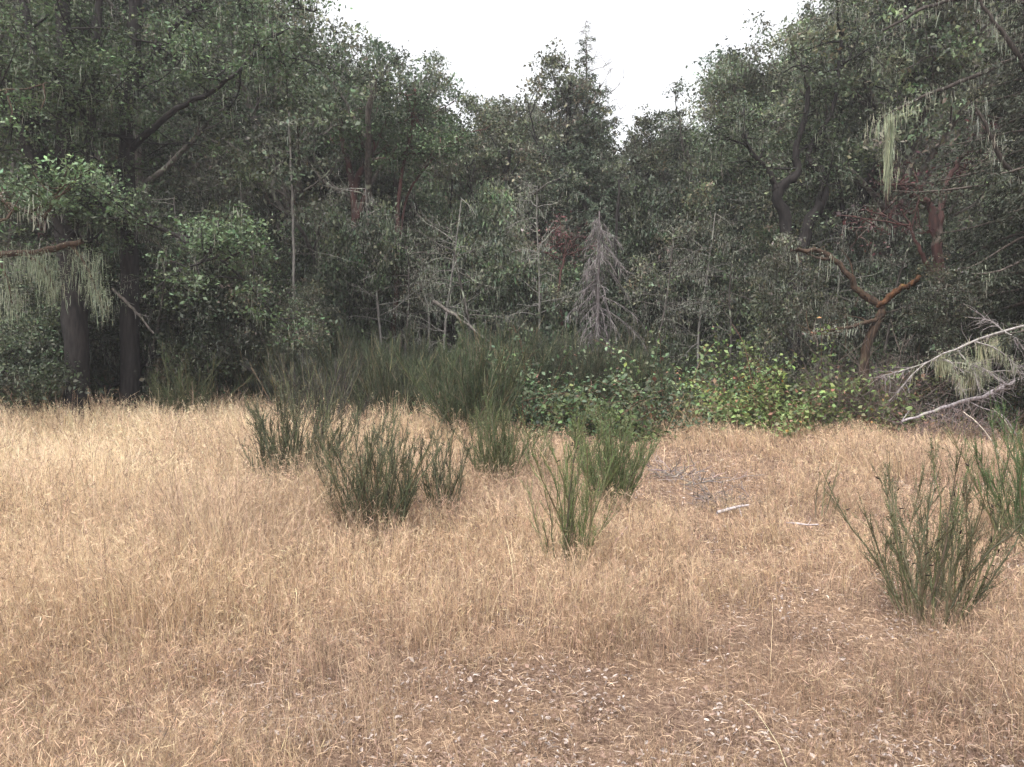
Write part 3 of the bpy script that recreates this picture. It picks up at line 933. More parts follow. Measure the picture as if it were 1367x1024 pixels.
# red madrone trunks
def madrone(px, py_top, d, specs, label, seed, crown_px=None, n=6, col=(.06, .09, .045), per=50):
    rng = RNG(seed)
    base = P3(px, 480, d); base[2] = gz(base[0], d)
    w, f, l = Acc(), Acc(), Acc()
    ps = limbs_px(w, specs, base, 8, rng, .08, 22)
    ex = []
    for p in ps:
        for _ in range(n):
            q, dd = sample(p, rng.uniform(.75, 1))
            lp = path(q, rng.normal(size=3) * np.array([1, .8, .4]) + dd * .6, rng.uniform(.5, 1.6), 6, .15, .03, rng)
            tubes(w, lp[None], (.02 * np.linspace(1, .3, 6))[None], (1, 1, 1), 4); ex.append(lp)
    foliage_on(f, l, ex, rng, 5, .34, per, .11, col, .3, .25, .25, w)
    return put_tree('madrone_tree', (w, f, l), label, 'madrone tree', base, bark=M_MADRONE)

madrone(530, 200, 21.8, [([(526, 560, 21.8), (527, 450, 21.8), (529, 380, 21.8), (531, 310, 21.8), (535, 240, 21.8), (548, 180, 21.8), (555, 120, 21.8)], .085, .035),
                       ([(531, 330, 21.8), (545, 260, 22.3), (575, 215, 22), (600, 190, 22)], .04, .02)], 'straight red barked madrone rising from the broom thicket', 301)
madrone(472, 185, 22.2, [([(470, 560, 22.2), (472, 440, 22.2), (474, 330, 22.2), (472, 260, 22.2), (464, 215, 22.2), (458, 186, 22.2), (450, 150, 22.2)], .16, .05),
                       ([(473, 258, 22.2), (482, 228, 22.1), (498, 214, 21.9), (520, 212, 21.8), (545, 205, 21.6)], .10, .025),
                       ([(474, 300, 22.2), (486, 262, 22.1), (494, 230, 22.1), (500, 190, 21.9)], .07, .03)], 'twisted red madrone with a forked bare top of limbs', 302)
madrone(750, 300, 22.6, [([(748, 560, 22.6), (750, 450, 22.6), (746, 390, 22.6), (752, 350, 22.6), (757, 315, 22.6)], .06, .02)],
       'thin madrone with dull red leaves beside the grey dead fir', 303, col=(.085, .036, .036), n=6, per=16)
madrone(1235, 255, 16.8, [([(1262, 560, 16.8), (1258, 430, 16.8), (1254, 360, 16.8), (1248, 310, 16.8), (1240, 275, 16.8), (1218, 262, 16.7), (1202, 250, 16.7)], .15, .05),
                        ([(1250, 330, 16.8), (1254, 290, 16.8), (1262, 250, 17.0), (1290, 200, 17.0)], .10, .04),
                        ([(1256, 390, 16.8), (1236, 350, 16.6), (1222, 322, 16.5), (1214, 300, 16.5)], .06, .02)],
       'thick purplish red madrone trunk with dull red leaves at right', 304, col=(.062, .026, .027), n=4, per=9)

# thin pale snags
def snag(px, d, pts, r, label, seed, bark=None, tw=5):
    rng = RNG(seed)
    base = P3(px, 480, d); base[2] = gz(base[0], d)
    w, l = Acc(), Acc()
    ps = limbs_px(w, [([(a, b, d) for a, b in pts], r, r * .4)], base, 7, rng, .15, 20)
    an = []
    for _ in range(tw):
        q, dd = sample(ps[0], rng.uniform(.4, 1))
        lp = path(q, rng.normal(size=3) * np.array([1, .6, .5]) + dd * .2, rng.uniform(.3, .9), 6, .2, -.02, rng)
        tubes(w, lp[None], (r * .3 * np.linspace(1, .3, 6))[None], (1, 1, 1), 4); an += list(lp[2:])
    hang(l, np.array(an), rng, 3, .08, .3, .03)
    put_tree('dead_snag', (w, Acc(), l), label, 'dead tree', base, bark=bark or M_PALE)
snag(392, 20.2, [(392, 560), (392, 380), (391, 300), (389, 240), (387, 190), (385, 150)], .042, 'thin pale upright trunk left of the red madrones', 311, tw=8)
snag(415, 24.0, [(418, 560), (416, 400), (414, 330), (413, 260)], .05, 'thin grey stem just right of the pale upright trunk', 316)
snag(670, 22.5, [(668, 560), (669, 400), (670, 350), (669, 308)], .06, 'pale bare snag left of the dull red madrone', 312)
snag(572, 21.5, [(574, 560), (573, 450), (571, 410), (564, 385)], .04, 'short crooked pale snag at the thicket edge', 313, tw=6)
snag(600, 23.0, [(604, 560), (606, 420), (603, 360), (600, 300), (604, 240)], .06, 'dark slim bare trunk right of the straight red madrone', 314, M_DARK)
snag(447, 22.5, [(446, 560), (448, 430), (450, 350), (442, 310), (430, 280)], .06, 'black leaning stem left of the red madrones', 315, M_DARK)
snag(820, 23.0, [(822, 560), (824, 420), (822, 330), (826, 240)], .08, 'dark bare trunk just right of the grey dead fir', 317, M_DARK)

# fir with bare dead spire
def spire():
    rng = RNG(401); d = 26.5
    base = P3(784, 480, d); base[2] = 0
    H = height_at(24, d)
    w, f, l = fir(rng, H, 2.6, base=.12, r0=.16, nb=150, lich=.35, dead_top=.0, col=(.055, .07, .048), pw=.55, spare=True)
    # bare leader: foliage stops about two metres below the tip
    keep_h = H - .5
    newv, newf, newc = [], [], []
    f2 = Acc()
    V = np.concatenate(f.v); C = np.concatenate(f.c)
    q = V.reshape(-1, 4, 3); qc = C.reshape(-1, 4, 3)
    k = q[:, :, 2].max(1) < keep_h
    q = q[k]; f2.add(q, np.arange(len(q) * 4).reshape(-1, 4), qc[k].reshape(-1, 3))
    # sparse dead twigs spreading at right and left of the top
    for sx, zz, L in [(1, .9, 1.3), (1, 1.5, 1.9), (1, 2.1, 2.3), (1, 2.8, 2.5), (-1, 1.2, .6), (-1, .7, .35), (1, .5, .3), (1, 3.2, 2.4), (-1, 1.9, .8), (1, 2.4, 2.0)]:
        lp = path((0, rng.normal() * .1, H - zz - .9), (sx, rng.normal() * .4, .55), L * .7, 7, .16, .03, rng)
        tubes(w, lp[None], (.012 * np.linspace(1, .35, 7))[None], (1, 1, 1), 4)
        for _ in range(5):
            p, dd = sample(lp, rng.uniform(.4, 1))
            t = path(p, dd + rng.normal(size=3) * .7, .35, 4, .2, .05, rng)
            tubes(w, t[None], (.010 * np.linspace(1, .5, 4))[None], (1, 1, 1), 3)
    put_tree('fir_tree', (w, f2, l), 'fir with a bare dead spire rising into the sky gap', 'fir tree', base, bark=M_FIRBARK, leafm=M_NEEDLE)
spire()

# grey dead fir, all twigs, drooping
def dead_fir():
    rng = RNG(402); d = 21.0
    base = P3(796, 480, d); base[2] = gz(base[0], d)
    w, l = Acc(), Acc()
    H = height_at(282, d)
    tp = path((0, 0, -.2), (.01, 0, 1), H + .2, 12, .01, .05, rng)
    tubes(w, tp[None], (.085 * np.linspace(1, .25, 12))[None], (.45, .42, .42), 7, rng, .1)
    P4 = []
    for i in range(120):
        u = .10 + .88 * (i + rng.random()) / 120
        p, _ = sample(tp, u)
        az = rng.uniform(0, 6.28)
        v = 1 - u
        L = (.3 + 1.45 * v ** .7) * rng.uniform(.3, 1.25) * (1.25 if math.cos(az) > 0 else .85)
        bp = path(p, (math.cos(az), math.sin(az), -.25), L, 7, .12, -.2, rng)
        tubes(w, bp[None], (.010 * np.linspace(1, .4, 7))[None], (.5, .47, .48), 4)
        for s in range(14):
            q, dd = sample(bp, rng.uniform(.15, 1))
            P4.append(path(q, dd + rng.normal(size=3) * .5 + np.array([0, 0, -.45]), rng.uniform(.15, .42), 4, .12, -.12, rng))
    P4 = np.array(P4); N = len(P4)
    tubes(w, P4, .0055 * np.ones((N, 1)) * np.linspace(1, .5, 4)[None], jit(rng, (.66, .63, .62), N, .2, .03), 3)
    hang(l, P4[rng.random(N) < .12][:, 2], rng, 3, .08, .25, .03, .014, (.30, .29, .27))
    t = thing('dead_fir', 'grey dead fir covered in fine drooping bare twigs', 'dead tree', base)
    w.build('bare_branches', M_DEAD, t); tag(l.build('hanging_lichen', M_LICHEN, t), kind='stuff')
dead_fir()

# big fir at the right edge with long drooping branches, and its great lichen strand on a limb reaching left
def hero_right():
    rng = RNG(403); d = 15.0
    base = P3(1400, 480, d); base[2] = 0
    w, f, l = fir(rng, 12.5, 3.4, base=.10, r0=.26, nb=150, droop=.42, lich=.5, col=(.045, .052, .034))
    ps = limbs_px(w, [([(1400, 60, d), (1330, 90, d - .3), (1280, 110, d - .4), (1230, 130, d - .5), (1190, 150, d - .6), (1165, 165, d - .6)], .05, .012),
                      ([(1400, 250, d), (1345, 225, d - .5), (1320, 175, d - .6), (1300, 140, d - .6)], .06, .02),
                      ([(1400, 150, d), (1350, 60, d - .4), (1320, 20, d - .4), (1290, -40, d - .4)], .05, .02),
                      ([(1400, 10, d), (1320, -5, d), (1250, 5, d), (1180, 40, d)], .06, .02)], base, 7, rng, .1, 16, (.45, .45, .45))
    hang(l, [p for q in ps for p in q[4:]], rng, 9, .06, .42, .09, .007)
    t = put_tree('fir_tree', (w, f, l), 'huge dark fir with drooping branches at the right edge', 'fir tree', base, bark=M_FIRBARK, leafm=M_NEEDLE)
    s = Acc()
    # the long tapering strand: a bundle of filaments
    top = P3(1187, 158, d - .6) - base
    N = 210
    L = P3(1187, 158, d)[2] - P3(1187, 262, d)[2]
    k = 9; u = np.linspace(0, 1, k)
    ln = L * (rng.random(N) ** 1.4).clip(.08, 1)
    ox = rng.normal(size=(N, 2)) * np.array([.036, .03])
    P = np.zeros((N, k, 3))
    P[:, :, 0] = top[0] + ox[:, :1] * (1 - .8 * (u * ln[:, None] / L)) + .02 * np.sin(u * 5)[None]
    P[:, :, 1] = top[1] + ox[:, 1:] * (1 - .8 * (u * ln[:, None] / L))
    P[:, :, 2] = top[2] + .06 * rng.normal(size=(N, 1)) - ln[:, None] * u
    P[:, :, :2] += np.cumsum(rng.normal(size=(N, k, 2)) * .009, axis=1)
    a = rng.uniform(0, math.pi, N)
    ribbons(s, P, (.0075 * rng.uniform(.6, 1.4, N))[:, None] * np.array([.6, 1, 1, 1, 1, 1, .9, .7, .2])[None], np.stack([np.cos(a), np.sin(a), 0 * a], -1), jit(rng, (.33, .36, .25), N, .2, .04))
    o = s.build('lichen_strand', M_LICHEN, t)
    tag(o, 'long pale yellow green tapering lichen strand')
    s2 = Acc()
    hang(s2, [P3(px, py, d - .6) - base for px, py in ((1165, 166), (1172, 162), (1180, 156), (1192, 152), (1200, 150), (1208, 147), (1218, 143), (1187, 200), (1189, 225))], rng, 16, .08, .5, .10, .007, (.33, .36, .25))
    tag(s2.build('hanging_lichen', M_LICHEN, t), kind='stuff')
hero_right()

# bent mossy limb tree (right of centre)
def bent():
    rng = RNG(404); d = 16.6
    base = P3(1162, 480, d); base[2] = gz(base[0], d)
    w, l = Acc(), Acc()
    ps = limbs_px(w, [([(1150, 570, d), (1152, 500, d), (1160, 450, d), (1174, 424, d), (1172, 406, d), (1150, 392, d), (1132, 366, d), (1112, 346, d), (1092, 336, d), (1056, 334, d)], .105, .045),
                      ([(1172, 426, d), (1150, 432, d - .2), (1130, 438, d - .3), (1105, 440, d - .4), (1080, 447, d - .5)], .05, .015),
                      ([(1112, 346, d), (1095, 345, d), (1076, 338, d)], .04, .015),
                      ([(1140, 378, d), (1135, 350, d), (1122, 332, d)], .02, .008)], base, 9, rng, .2, 34)
    limbs_px(w, [([(1170, 408, d), (1184, 400, d - .1), (1200, 386, d - .2), (1214, 382, d - .2), (1226, 368, d - .2)], .065, .05)], base, 9, rng, .25, 20, (1.5, 1.08, .75))
    for _ in range(26):
        q, dd = sample(ps[1], rng.uniform(.15, 1))
        lp = path(q, rng.normal(size=3) + np.array([-.8, 0, 0]), rng.uniform(.15, .6), 5, .25, -.02, rng)
        tubes(w, lp[None], (.012 * np.linspace(1, .4, 5))[None], (1.2, 1.2, 1.1), 4)
    for _ in range(16):
        q, dd = sample(ps[0], rng.uniform(.5, 1))
        lp = path(q, rng.normal(size=3), rng.uniform(.1, .4), 5, .25, -.02, rng)
        tubes(w, lp[None], (.010 * np.linspace(1, .4, 5))[None], (1.2, 1.1, 1), 4)
    hang(l, list(ps[1][10:]), rng, 6, .06, .25, .06, .014)
    hang(l, list(ps[0][24:]), rng, 3, .06, .5, .06, .014)
    t = thing('bent_tree', 'bare crooked mossy brown limb forking in an elbow above the brambles', 'tree', base)
    w.build('trunk', M_MOSSY, t, smooth=True); tag(l.build('hanging_lichen', M_LICHEN, t), kind='stuff')
bent()

# broken reddish branch with heavy lichen at left: a dead tree leaning in from the edge
def broken_left():
    rng = RNG(405); d = 13.5
    base = P3(-60, 480, d); base[2] = gz(base[0], d)
    w, f, l = Acc(), Acc(), Acc()
    ps = limbs_px(w, [([(-60, 600, d), (-62, 450, d), (-66, 300, d), (-60, 150, d), (-70, -60, d)], .15, .07),
                      ([(-62, 350, d), (-20, 342, d), (30, 338, d), (70, 332, d), (110, 323, d)], .06, .05),
                      ([(30, 338, d), (48, 348, d - .1), (62, 362, d - .1), (72, 385, d - .1)], .03, .012),
                      ([(95, 328, d), (112, 350, d), (124, 375, d), (138, 410, d)], .028, .010),
                      ([(-62, 320, d), (-30, 330, d), (0, 350, d), (12, 385, d), (16, 405, d)], .03, .01),
                      ([(-62, 260, d), (-20, 260, d - .2), (30, 280, d - .4), (60, 290, d - .5)], .05, .015)], base, 8, rng, .14, 18)
    for j, (lo, hi) in ((2, (.2, .6)), (3, (.2, .55)), (4, (.2, .55))):
        an = [ps[j][k] + rng.normal(size=3) * .05 for k in range(3, 18)]
        hang(l, an, rng, 38, lo * .25, hi * .65, .115, .006, (.235, .265, .19))
        hang(l, an, rng, 5, lo, hi, .06, .006, (.235, .265, .19))
    hang(l, list(ps[5][6:]), rng, 5, .1, .4, .08, .018)
    ex = []
    for p in (ps[0], ps[5]):
        for _ in range(5):
            q, dd = sample(p, rng.uniform(.35, 1))
            lp = path(q, rng.normal(size=3) * np.array([1, .8, .4]), rng.uniform(.6, 1.8), 6, .18, .0, rng)
            tubes(w, lp[None], (.028 * np.linspace(1, .3, 6))[None], (1, 1, 1), 5); ex.append(lp)
    foliage_on(f, l, ex, rng, 6, .36, 55, .09, (.06, .09, .045), .2, .3, .4, w)
    t = put_tree('oak_tree', (w, f, l), 'oak with a snapped reddish branch hung with thick lichen tufts', 'oak tree', base, bark=M_MOSSY)
broken_left()

# ------------------------------------------------------------------ broom shrubs
def broom(rng, H, spread, nmain=18, ntw=22, r=.0022, col=(.07, .105, .038), base_r=.12, pods=0, leaflets=0.0, woody=.45, openness=.5, lean=(0, 0), dark=0.0):
    stems, twigs, pd = Acc(), Acc(), Acc()
    T = []; TC = []
    mains = []
    for i in range(nmain):
        az = i * 2.4 + rng.uniform(-.5, .5)
        rr_ = rng.random() ** .6
        tilt = math.atan2(spread * rr_, H) * 1.05
        d = np.array([math.cos(az) * math.sin(tilt) + lean[0], math.sin(az) * math.sin(tilt) + lean[1], math.cos(tilt)])
        b = np.array([math.cos(az) * base_r * rr_, math.sin(az) * base_r * rr_, -.03])
        L = H * (.55 + .52 * rng.random()) * (1.05 - .15 * rr_)
        mp = path(b, d * np.array([1.3, 1.3, 1]), L, 9, .10, .05, rng)
        mains.append(mp)
        tubes(stems, mp[None], (np.linspace(r * 3.0, r * .9, 9))[None], jit(rng, (.13, .12, .07), 1, .15)[0], 5)
        for s in range(int(ntw * 1.7)):
            u = rng.uniform(.08, .97) ** .85
            q, dd = sample(mp, u)
            sd = dd + rng.normal(size=3) * openness * .62 + np.array([0, 0, .15])
            tl = H * rng.uniform(.05, .30) * (1.15 - .5 * u)
            tw = path(q, sd, tl, 5, .05, .06, rng)
            T.append(tw)
            if rng.random() < .55:
                q2, d2 = sample(tw, rng.uniform(.2, .7))
                T.append(path(q2, d2 + rng.normal(size=3) * openness * .35, tl * rng.uniform(.4, .7), 5, .05, .05, rng))
    T = np.array(T); N = len(T)
    R = .72 * r * np.array([.95, .85, .75, .62, .4])[None] * rng.uniform(.75, 1.25, (N, 1))
    cc = jit(rng, col, N, .38, .08)
    wd = rng.random(N) < woody * .35
    cc[wd] = jit(rng, (.15, .125, .08), int(wd.sum()), .2)
    if dark > 0:
        dk = rng.random(N) < dark
        cc[dk] = jit(rng, (.035, .03, .028), int(dk.sum()), .25)
    tubes(twigs, T, R, cc, 3)
    if leaflets > 0:
        m = int(N * 9 * leaflets)
        ii = rng.integers(0, N, m); uu = rng.integers(0, 4, m); fr = rng.random((m, 1))
        C = T[ii, uu] * (1 - fr) + T[ii, uu + 1] * fr + rng.normal(size=(m, 3)) * r * 1.2
        s = r * 5.0
        leaves(twigs, C, s * rng.uniform(.6, 1.4, m), s * .38, rng, jit(rng, np.array(col) * 1.15, m, .2), up=.3)
    if pods:
        ii = rng.integers(0, N, pods); C = T[ii, rng.integers(2, 5, pods)]
        pd = []
        for c in C:
            a_ = Acc()
            dd = norm(rng.normal(size=3) + np.array([0, 0, .2])); s = norm(np.cross(dd, rng.normal(size=3)))
            L = rng.uniform(.028, .045); W = .0055
            pp = np.stack([c, c + dd * L * .25, c + dd * L * .6, c + dd * L])
            tubes(a_, pp[None], np.array([[.0015, W * .8, W * .75, .001]]), jit(rng, (.03, .022, .02), 1, .2)[0], 5); pd.append(a_)
    return stems, twigs, pd

def put_broom(parts, label, px, d, rz=0, group=None, scale=1.0, name='broom_shrub'):
    x = P3(px, 480, d)[0]
    t = thing(name, label, 'shrub', (x, d, gz(x, d)), rz, group)
    t.scale = (scale,) * 3
    parts[0].build('stems', M_BROOM, t); parts[1].build('twigs', M_BROOM, t)
    if isinstance(parts[2], list):
        for a_ in parts[2]: a_.build('seed_pod', M_LITTER, t)
    return t

DKG = (.066, .074, .040); MDG = (.095, .115, .050); BRG = (.125, .155, .062)
# foreground individuals, from their feet in the photograph
put_broom(broom(RNG(501), 1.36, .46, 38, 24, .0034, DKG, .28, 70, .8, dark=.18), 'dark leaning broom shrub, leftmost in the dry grass', 388, 8.3)
put_broom(broom(RNG(502), 1.16, .40, 42, 21, .0030, DKG, .24, 40, .8, dark=.15), 'dense dark broom shrub nearest the camera left of centre', 497, 6.85)
put_broom(broom(RNG(503), .92, .36, 20, 15, .0030, (.07, .078, .04), .12, 60, .6, dark=.25), 'thin open broom right of the dense dark broom', 588, 7.6)
put_broom(broom(RNG(504), 1.08, .36, 32, 22, .0034, MDG, .16, 0, .7), 'green broom at centre, left of the two low ones', 662, 9.4)
put_broom(broom(RNG(505), .80, .34, 13, 18, .0034, MDG, .13, 0, .5), 'small low broom clump between the centre brooms', 718, 10.4)
put_broom(broom(RNG(506), 1.20, .27, 15, 19, .0026, BRG, .09, 8, .8, openness=.38), 'upright bright green broom standing nearest at centre', 768, 5.7)
put_broom(broom(RNG(507), .84, .16, 5, 13, .0024, (.16, .185, .08), .05, 0, .6, openness=.35, lean=(-.08, 0)), 'few stemmed pale green broom at the foot of the upright one', 742, 5.75)
put_broom(broom(RNG(508), 1.08, .36, 38, 24, .0032, (.085, .112, .046), .14, 12, .8), 'bushy green broom behind and right of the upright one', 818, 8.1)
put_broom(broom(RNG(509), 1.04, .47, 30, 17, .0026, (.080, .082, .044), .15, 46, 1.0, openness=.45), 'spreading broom with black seed pods at lower right', 1245, 4.75)
put_broom(broom(RNG(510), 1.0, .1, 3, 16, .0024, (.085, .14, .045), .04, 4, .7, openness=.25, lean=(.05, 0)), 'single tall green broom wand behind the podded broom', 1272, 5.1)
put_broom(broom(RNG(511), 1.3, .42, 28, 24, .0032, (.07, .115, .04), .2, 0, .6, lean=(.02, 0)), 'tall green broom cut off by the right edge', 1378, 6.7)
put_broom(broom(RNG(512), .62, .16, 4, 8, .0026, (.13, .13, .06), .04, 0, .3), 'small brownish sprig alone in the grass at right', 1098, 7.7, name='broom_sprig')

# big ones in front of the thicket
put_broom(broom(RNG(513), 2.25, 1.0, 50, 40, .0055, (.042, .056, .027), .3, 0, .5), 'big dense dark green broom behind the centre brooms', 632, 14.6)
put_broom(broom(RNG(514), 1.75, .85, 40, 30, .0052, (.05, .055, .035), .3, 95, .2, dark=.6), 'blackish dying broom behind the leftmost broom', 420, 13.6)
put_broom(broom(RNG(515), 1.9, .8, 30, 26, .0052, (.07, .085, .04), .2, 0, .4), 'feathery olive broom standing left in the blond grass', 244, 17.0)
put_broom(broom(RNG(516), 2.1, .9, 44, 30, .0055, (.044, .054, .029), .3, 0, .5), 'tall dark broom between the blackish broom and the big dense one', 520, 16.2)

# thicket along the wood edge
pro = []
for sd, H, sp_, c in ((521, 2.5, 1.1, (.040, .053, .028)), (522, 2.25, 1.0, (.046, .062, .030)), (523, 2.7, 1.0, (.042, .052, .031))):
    pro.append(broom(RNG(sd), H, sp_, 44, 40, .0065, c, .5, 0, .5))
firsts = [None] * 3
r5 = RNG(55)
G_TH = 'tall brooms of the dark thicket'
L_TH = 'tall dark green broom in the thicket along the wood edge'
spots = []
for px in range(20, 900, 44):
    spots.append((px + r5.uniform(-16, 16), 18.6 + r5.uniform(-.5, .9) + (-.6 if px < 180 else (.8 if px < 330 else 0))))
for px in range(-60, 1400, 58):
    spots.append((px + r5.uniform(-20, 20), 21.0 + r5.uniform(-.7, .7)))
for j, (px, d) in enumerate(spots):
    k = j % 3; sc = r5.uniform(.74, 1.06)
    x = P3(px, 480, d)[0]
    lb = 'tall broom ' + ('fronting the dark thicket below ' if j < 20 else 'at the thicket back below ') + near(px)
    gr = lb.replace('broom', 'brooms')
    if firsts[k] is None:
        firsts[k] = put_broom(pro[k], lb, px, d, r5.uniform(0, 6.28), gr, sc)
    else:
        dup(firsts[k], (x, d, gz(x, d)), r5.uniform(0, 6.28), lb, (sc * 1.05, sc * 1.05, sc), gr)

# ------------------------------------------------------------------ brambles and leafy shrubs
def bramble(rng, H, R, canes=26, per=46, leaf=.085, col=(.10, .17, .05), autumn=.06, brown=.1):
    w, f = Acc(), Acc()
    C, TN = [], []
    for i in range(canes):
        az = rng.uniform(0, 6.28)
        el = rng.uniform(.5, 1.3)
        cp = path((rng.normal() * R * .4, rng.normal() * R * .3, -.03), (math.cos(az) * math.cos(el), math.sin(az) * math.cos(el), math.sin(el)), (H * 1.25) * rng.uniform(.6, 1.1), 9, .10, -.13, rng)
        cp[:, 2] = np.maximum(cp[:, 2], .03)
        tubes(w, cp[None], (.008 * np.linspace(1, .4, 9))[None], jit(rng, (.14, .08, .06), 1, .2)[0], 4)
        tn = 1 + .2 * rng.normal()
        for _ in range(per):
            q, _d = sample(cp, rng.uniform(.25, 1))
            C.append(q + rng.normal(size=3) * np.array([.14, .14, .09])); TN.append(tn)
    C = np.array(C); N = len(C); TN = np.array(TN)[:, None]
    colr = jit(rng, col, N, .25, .1) * TN
    a = rng.random(N)
    m = a < autumn; colr[m] = jit(rng, (.27, .17, .06), int(m.sum()), .25)
    m = (a > autumn) & (a < autumn + brown); colr[m] = jit(rng, (.16, .09, .06), int(m.sum()), .25)
    Ls = leaf * rng.uniform(.6, 1.3, N)
    leaves(f, C, Ls, Ls * .68, rng, np.clip(colr, .01, .7), up=.8, down=.2)
    return w, f

def put_shrub(parts, label, px, d, name='bramble_bush', cat='shrub', rz=0, group=None, sc=(1, 1, 1)):
    x = P3(px, 480, d)[0]
    t = thing(name, label, cat, (x, d, gz(x, d)), rz, group); t.scale = sc
    parts[0].build('canes', M_LITTER, t); parts[1].build('foliage', M_LEAF, t)
    return t

BR = [
 (655, 16.0, 1.55, .9, (.075, .125, .048), .01, .05, 'loose leafy shrub at the right end of the dark thicket'),
 (700, 16.2, 1.50, .9, (.085, .14, .055), .02, .05, 'leafy green shrub behind the centre brooms'),
 (755, 16.5, 1.35, .9, (.080, .13, .055), .03, .1, 'green shrub with a yellow leaf cluster at centre'),
 (808, 15.8, 1.05, .6, (.13, .20, .06), .02, .04, 'small bright green shrub above the upright broom'),
 (860, 16.6, 1.35, .9, (.085, .13, .055), .04, .12, 'low bramble right of the small bright shrub'),
 (905, 18.0, 1.85, 1.0, (.10, .165, .06), .03, .06, 'highest bramble mound with pale green leaves'),
 (960, 17.8, 1.60, 1.1, (.11, .175, .052), .04, .08, 'bright green bramble right of the highest mound'),
 (1010, 17.6, 1.45, 1.0, (.115, .17, .045), .10, .14, 'bramble mound flecked with orange and yellow leaves'),
 (1060, 16.1, 1.50, 1.0, (.10, .155, .042), .09, .12, 'bramble mound under the left arm of the bent mossy limb'),
 (1105, 16.1, 1.40, .9, (.095, .14, .04), .08, .2, 'bramble browning at its foot, below the bent mossy limb'),
 (1150, 16.3, 1.20, .8, (.085, .11, .042), .08, .3, 'low brownish bramble at the right end of the green mounds'),
 (1010, 16.6, .75, .8, (.12, .18, .05), .05, .15, 'low bramble spilling forward onto the grass'),
 (930, 17.0, .70, .8, (.09, .13, .05), .04, .35, 'low brown footed bramble in front of the highest mound'),
]
for j, (px, d, H, R, c, au, bw, lab) in enumerate(BR):
    put_shrub(bramble(RNG(600 + j), H * 1.22, R, 34, 62,   .10, (c[0] * .98, c[1] * .84, c[2] * 1.15), au * .1, bw * .5), lab, px, d)
put_shrub(bramble(RNG(640), 1.0, .9, 26, 46, .06, (.13, .155, .045), .12, .15), 'low yellowish shrub under the grey fallen limb', 1185, 16.8, 'leafy_shrub')
put_shrub(bramble(RNG(641), 1.2, .9, 26, 40, .06, (.13, .15, .06), .08, .2), 'sparse pale leaved shrub behind the fallen limb', 1262, 16.0, 'leafy_shrub')
put_shrub(bramble(RNG(642), 2.1, .8, 30, 60, .08, (.14, .15, .05), .10, .05), 'yellowish bush in front of the pale upright trunk', 398, 21.0, 'leafy_shrub')
put_shrub(bramble(RNG(643), 1.9, 1.2, 36, 60, .08, (.07, .10, .04), .02, .1), 'dark leafy shrub at the foot of the right trees', 1335, 17.4, 'leafy_shrub')
put_shrub(bramble(RNG(644), 1.5, 1.2, 34, 50, .08, (.055, .075, .035), .01, .2), 'low dark shrub under the many stemmed oak', 60, 17.6, 'leafy_shrub')
put_shrub(bramble(RNG(645), 1.7, 1.2, 34, 50, .08, (.055, .08, .035), .01, .15), 'low dark shrub under the straight trunked oak', 165, 18.0, 'leafy_shrub')

# feathery yellow green sapling
def sapling():
    rng = RNG(650); d = 18.6
    H = height_at(398, d)
    w, f, l = fir(rng, H, .75, base=.25, r0=.03, nb=26, droop=-.1, lich=0, col=(.095, .115, .05), needle=.07, dens=.4)
    x = P3(1022, 480, d)[0]
    put_tree('fir_sapling', (w, f, Acc()), 'small feathery yellow green fir sapling above the brambles', 'fir tree', (x, d, gz(x, d)), bark=M_FIRBARK, leafm=M_NEEDLE)
sapling()

# ------------------------------------------------------------------ bare twiggy shrubs, twig piles, sticks
def twiggy(rng, H, R, n, col, r=.006, flat=0.0):
    w = Acc(); T = []
    for i in range(n):
        az = rng.uniform(0, 6.28); el = rng.uniform(.7, 1.45) if not flat else rng.uniform(.02, .5)
        p = path((rng.normal() * R * .5, rng.normal() * R * .5, .02), (math.cos(az) * math.cos(el), math.sin(az) * math.cos(el), math.sin(el)), H * rng.uniform(.5, 1.1), 6, .12, -.02, rng)
        p[:, 2] = np.maximum(p[:, 2], .01)
        T.append(p)
        for _ in range(5):
            q, dd = sample(p, rng.uniform(.2, .95))
            t = path(q, dd + .6 * rng.normal(size=3), H * rng.uniform(.15, .4), 6, .12, .0, rng)
            t[:, 2] = np.maximum(t[:, 2], .01); T.append(t)
    T = np.array(T); N = len(T)
    tubes(w, T, r * rng.uniform(.4, 1.1, (N, 1)) * np.linspace(1, .4, 6)[None], jit(rng, col, N, .2, .04), 4)
    return w
def put_twigs(w, name, label, cat, px, d, mat=M_LITTER):
    x = P3(px, 480, d)[0]
    o = w.build(name, mat); o.location = (x, d, gz(x, d)); tag(o, label, cat)
put_twigs(twiggy(RNG(701), 1.75, .6, 90, (.16, .12, .11)), 'bare_shrub', 'bare brown twiggy shrub between the brambles and the fallen branch', 'shrub', 1192, 17.2)
put_twigs(twiggy(RNG(705), 2.0, .7, 90, (.10, .08, .07)), 'bare_shrub', 'dark bare twiggy shrub at the foot of the bent mossy limb', 'shrub', 1158, 15.6)
put_twigs(twiggy(RNG(702), .9, .8, 110, (.20, .15, .14), .005), 'bare_shrub', 'low tangle of bare purplish twigs under the fallen branch', 'shrub', 1275, 14.2)
put_twigs(twiggy(RNG(703), .55, .38, 26, (.20, .165, .15), .008, 1), 'twig_pile', 'pile of grey dead twigs in the grass, the farther and taller one', 'twig pile', 915, 10.1)
put_twigs(twiggy(RNG(704), .42, .36, 30, (.18, .145, .13), .007, 1), 'twig_pile', 'flat pile of grey dead twigs, the nearer one', 'twig pile', 958, 8.3)

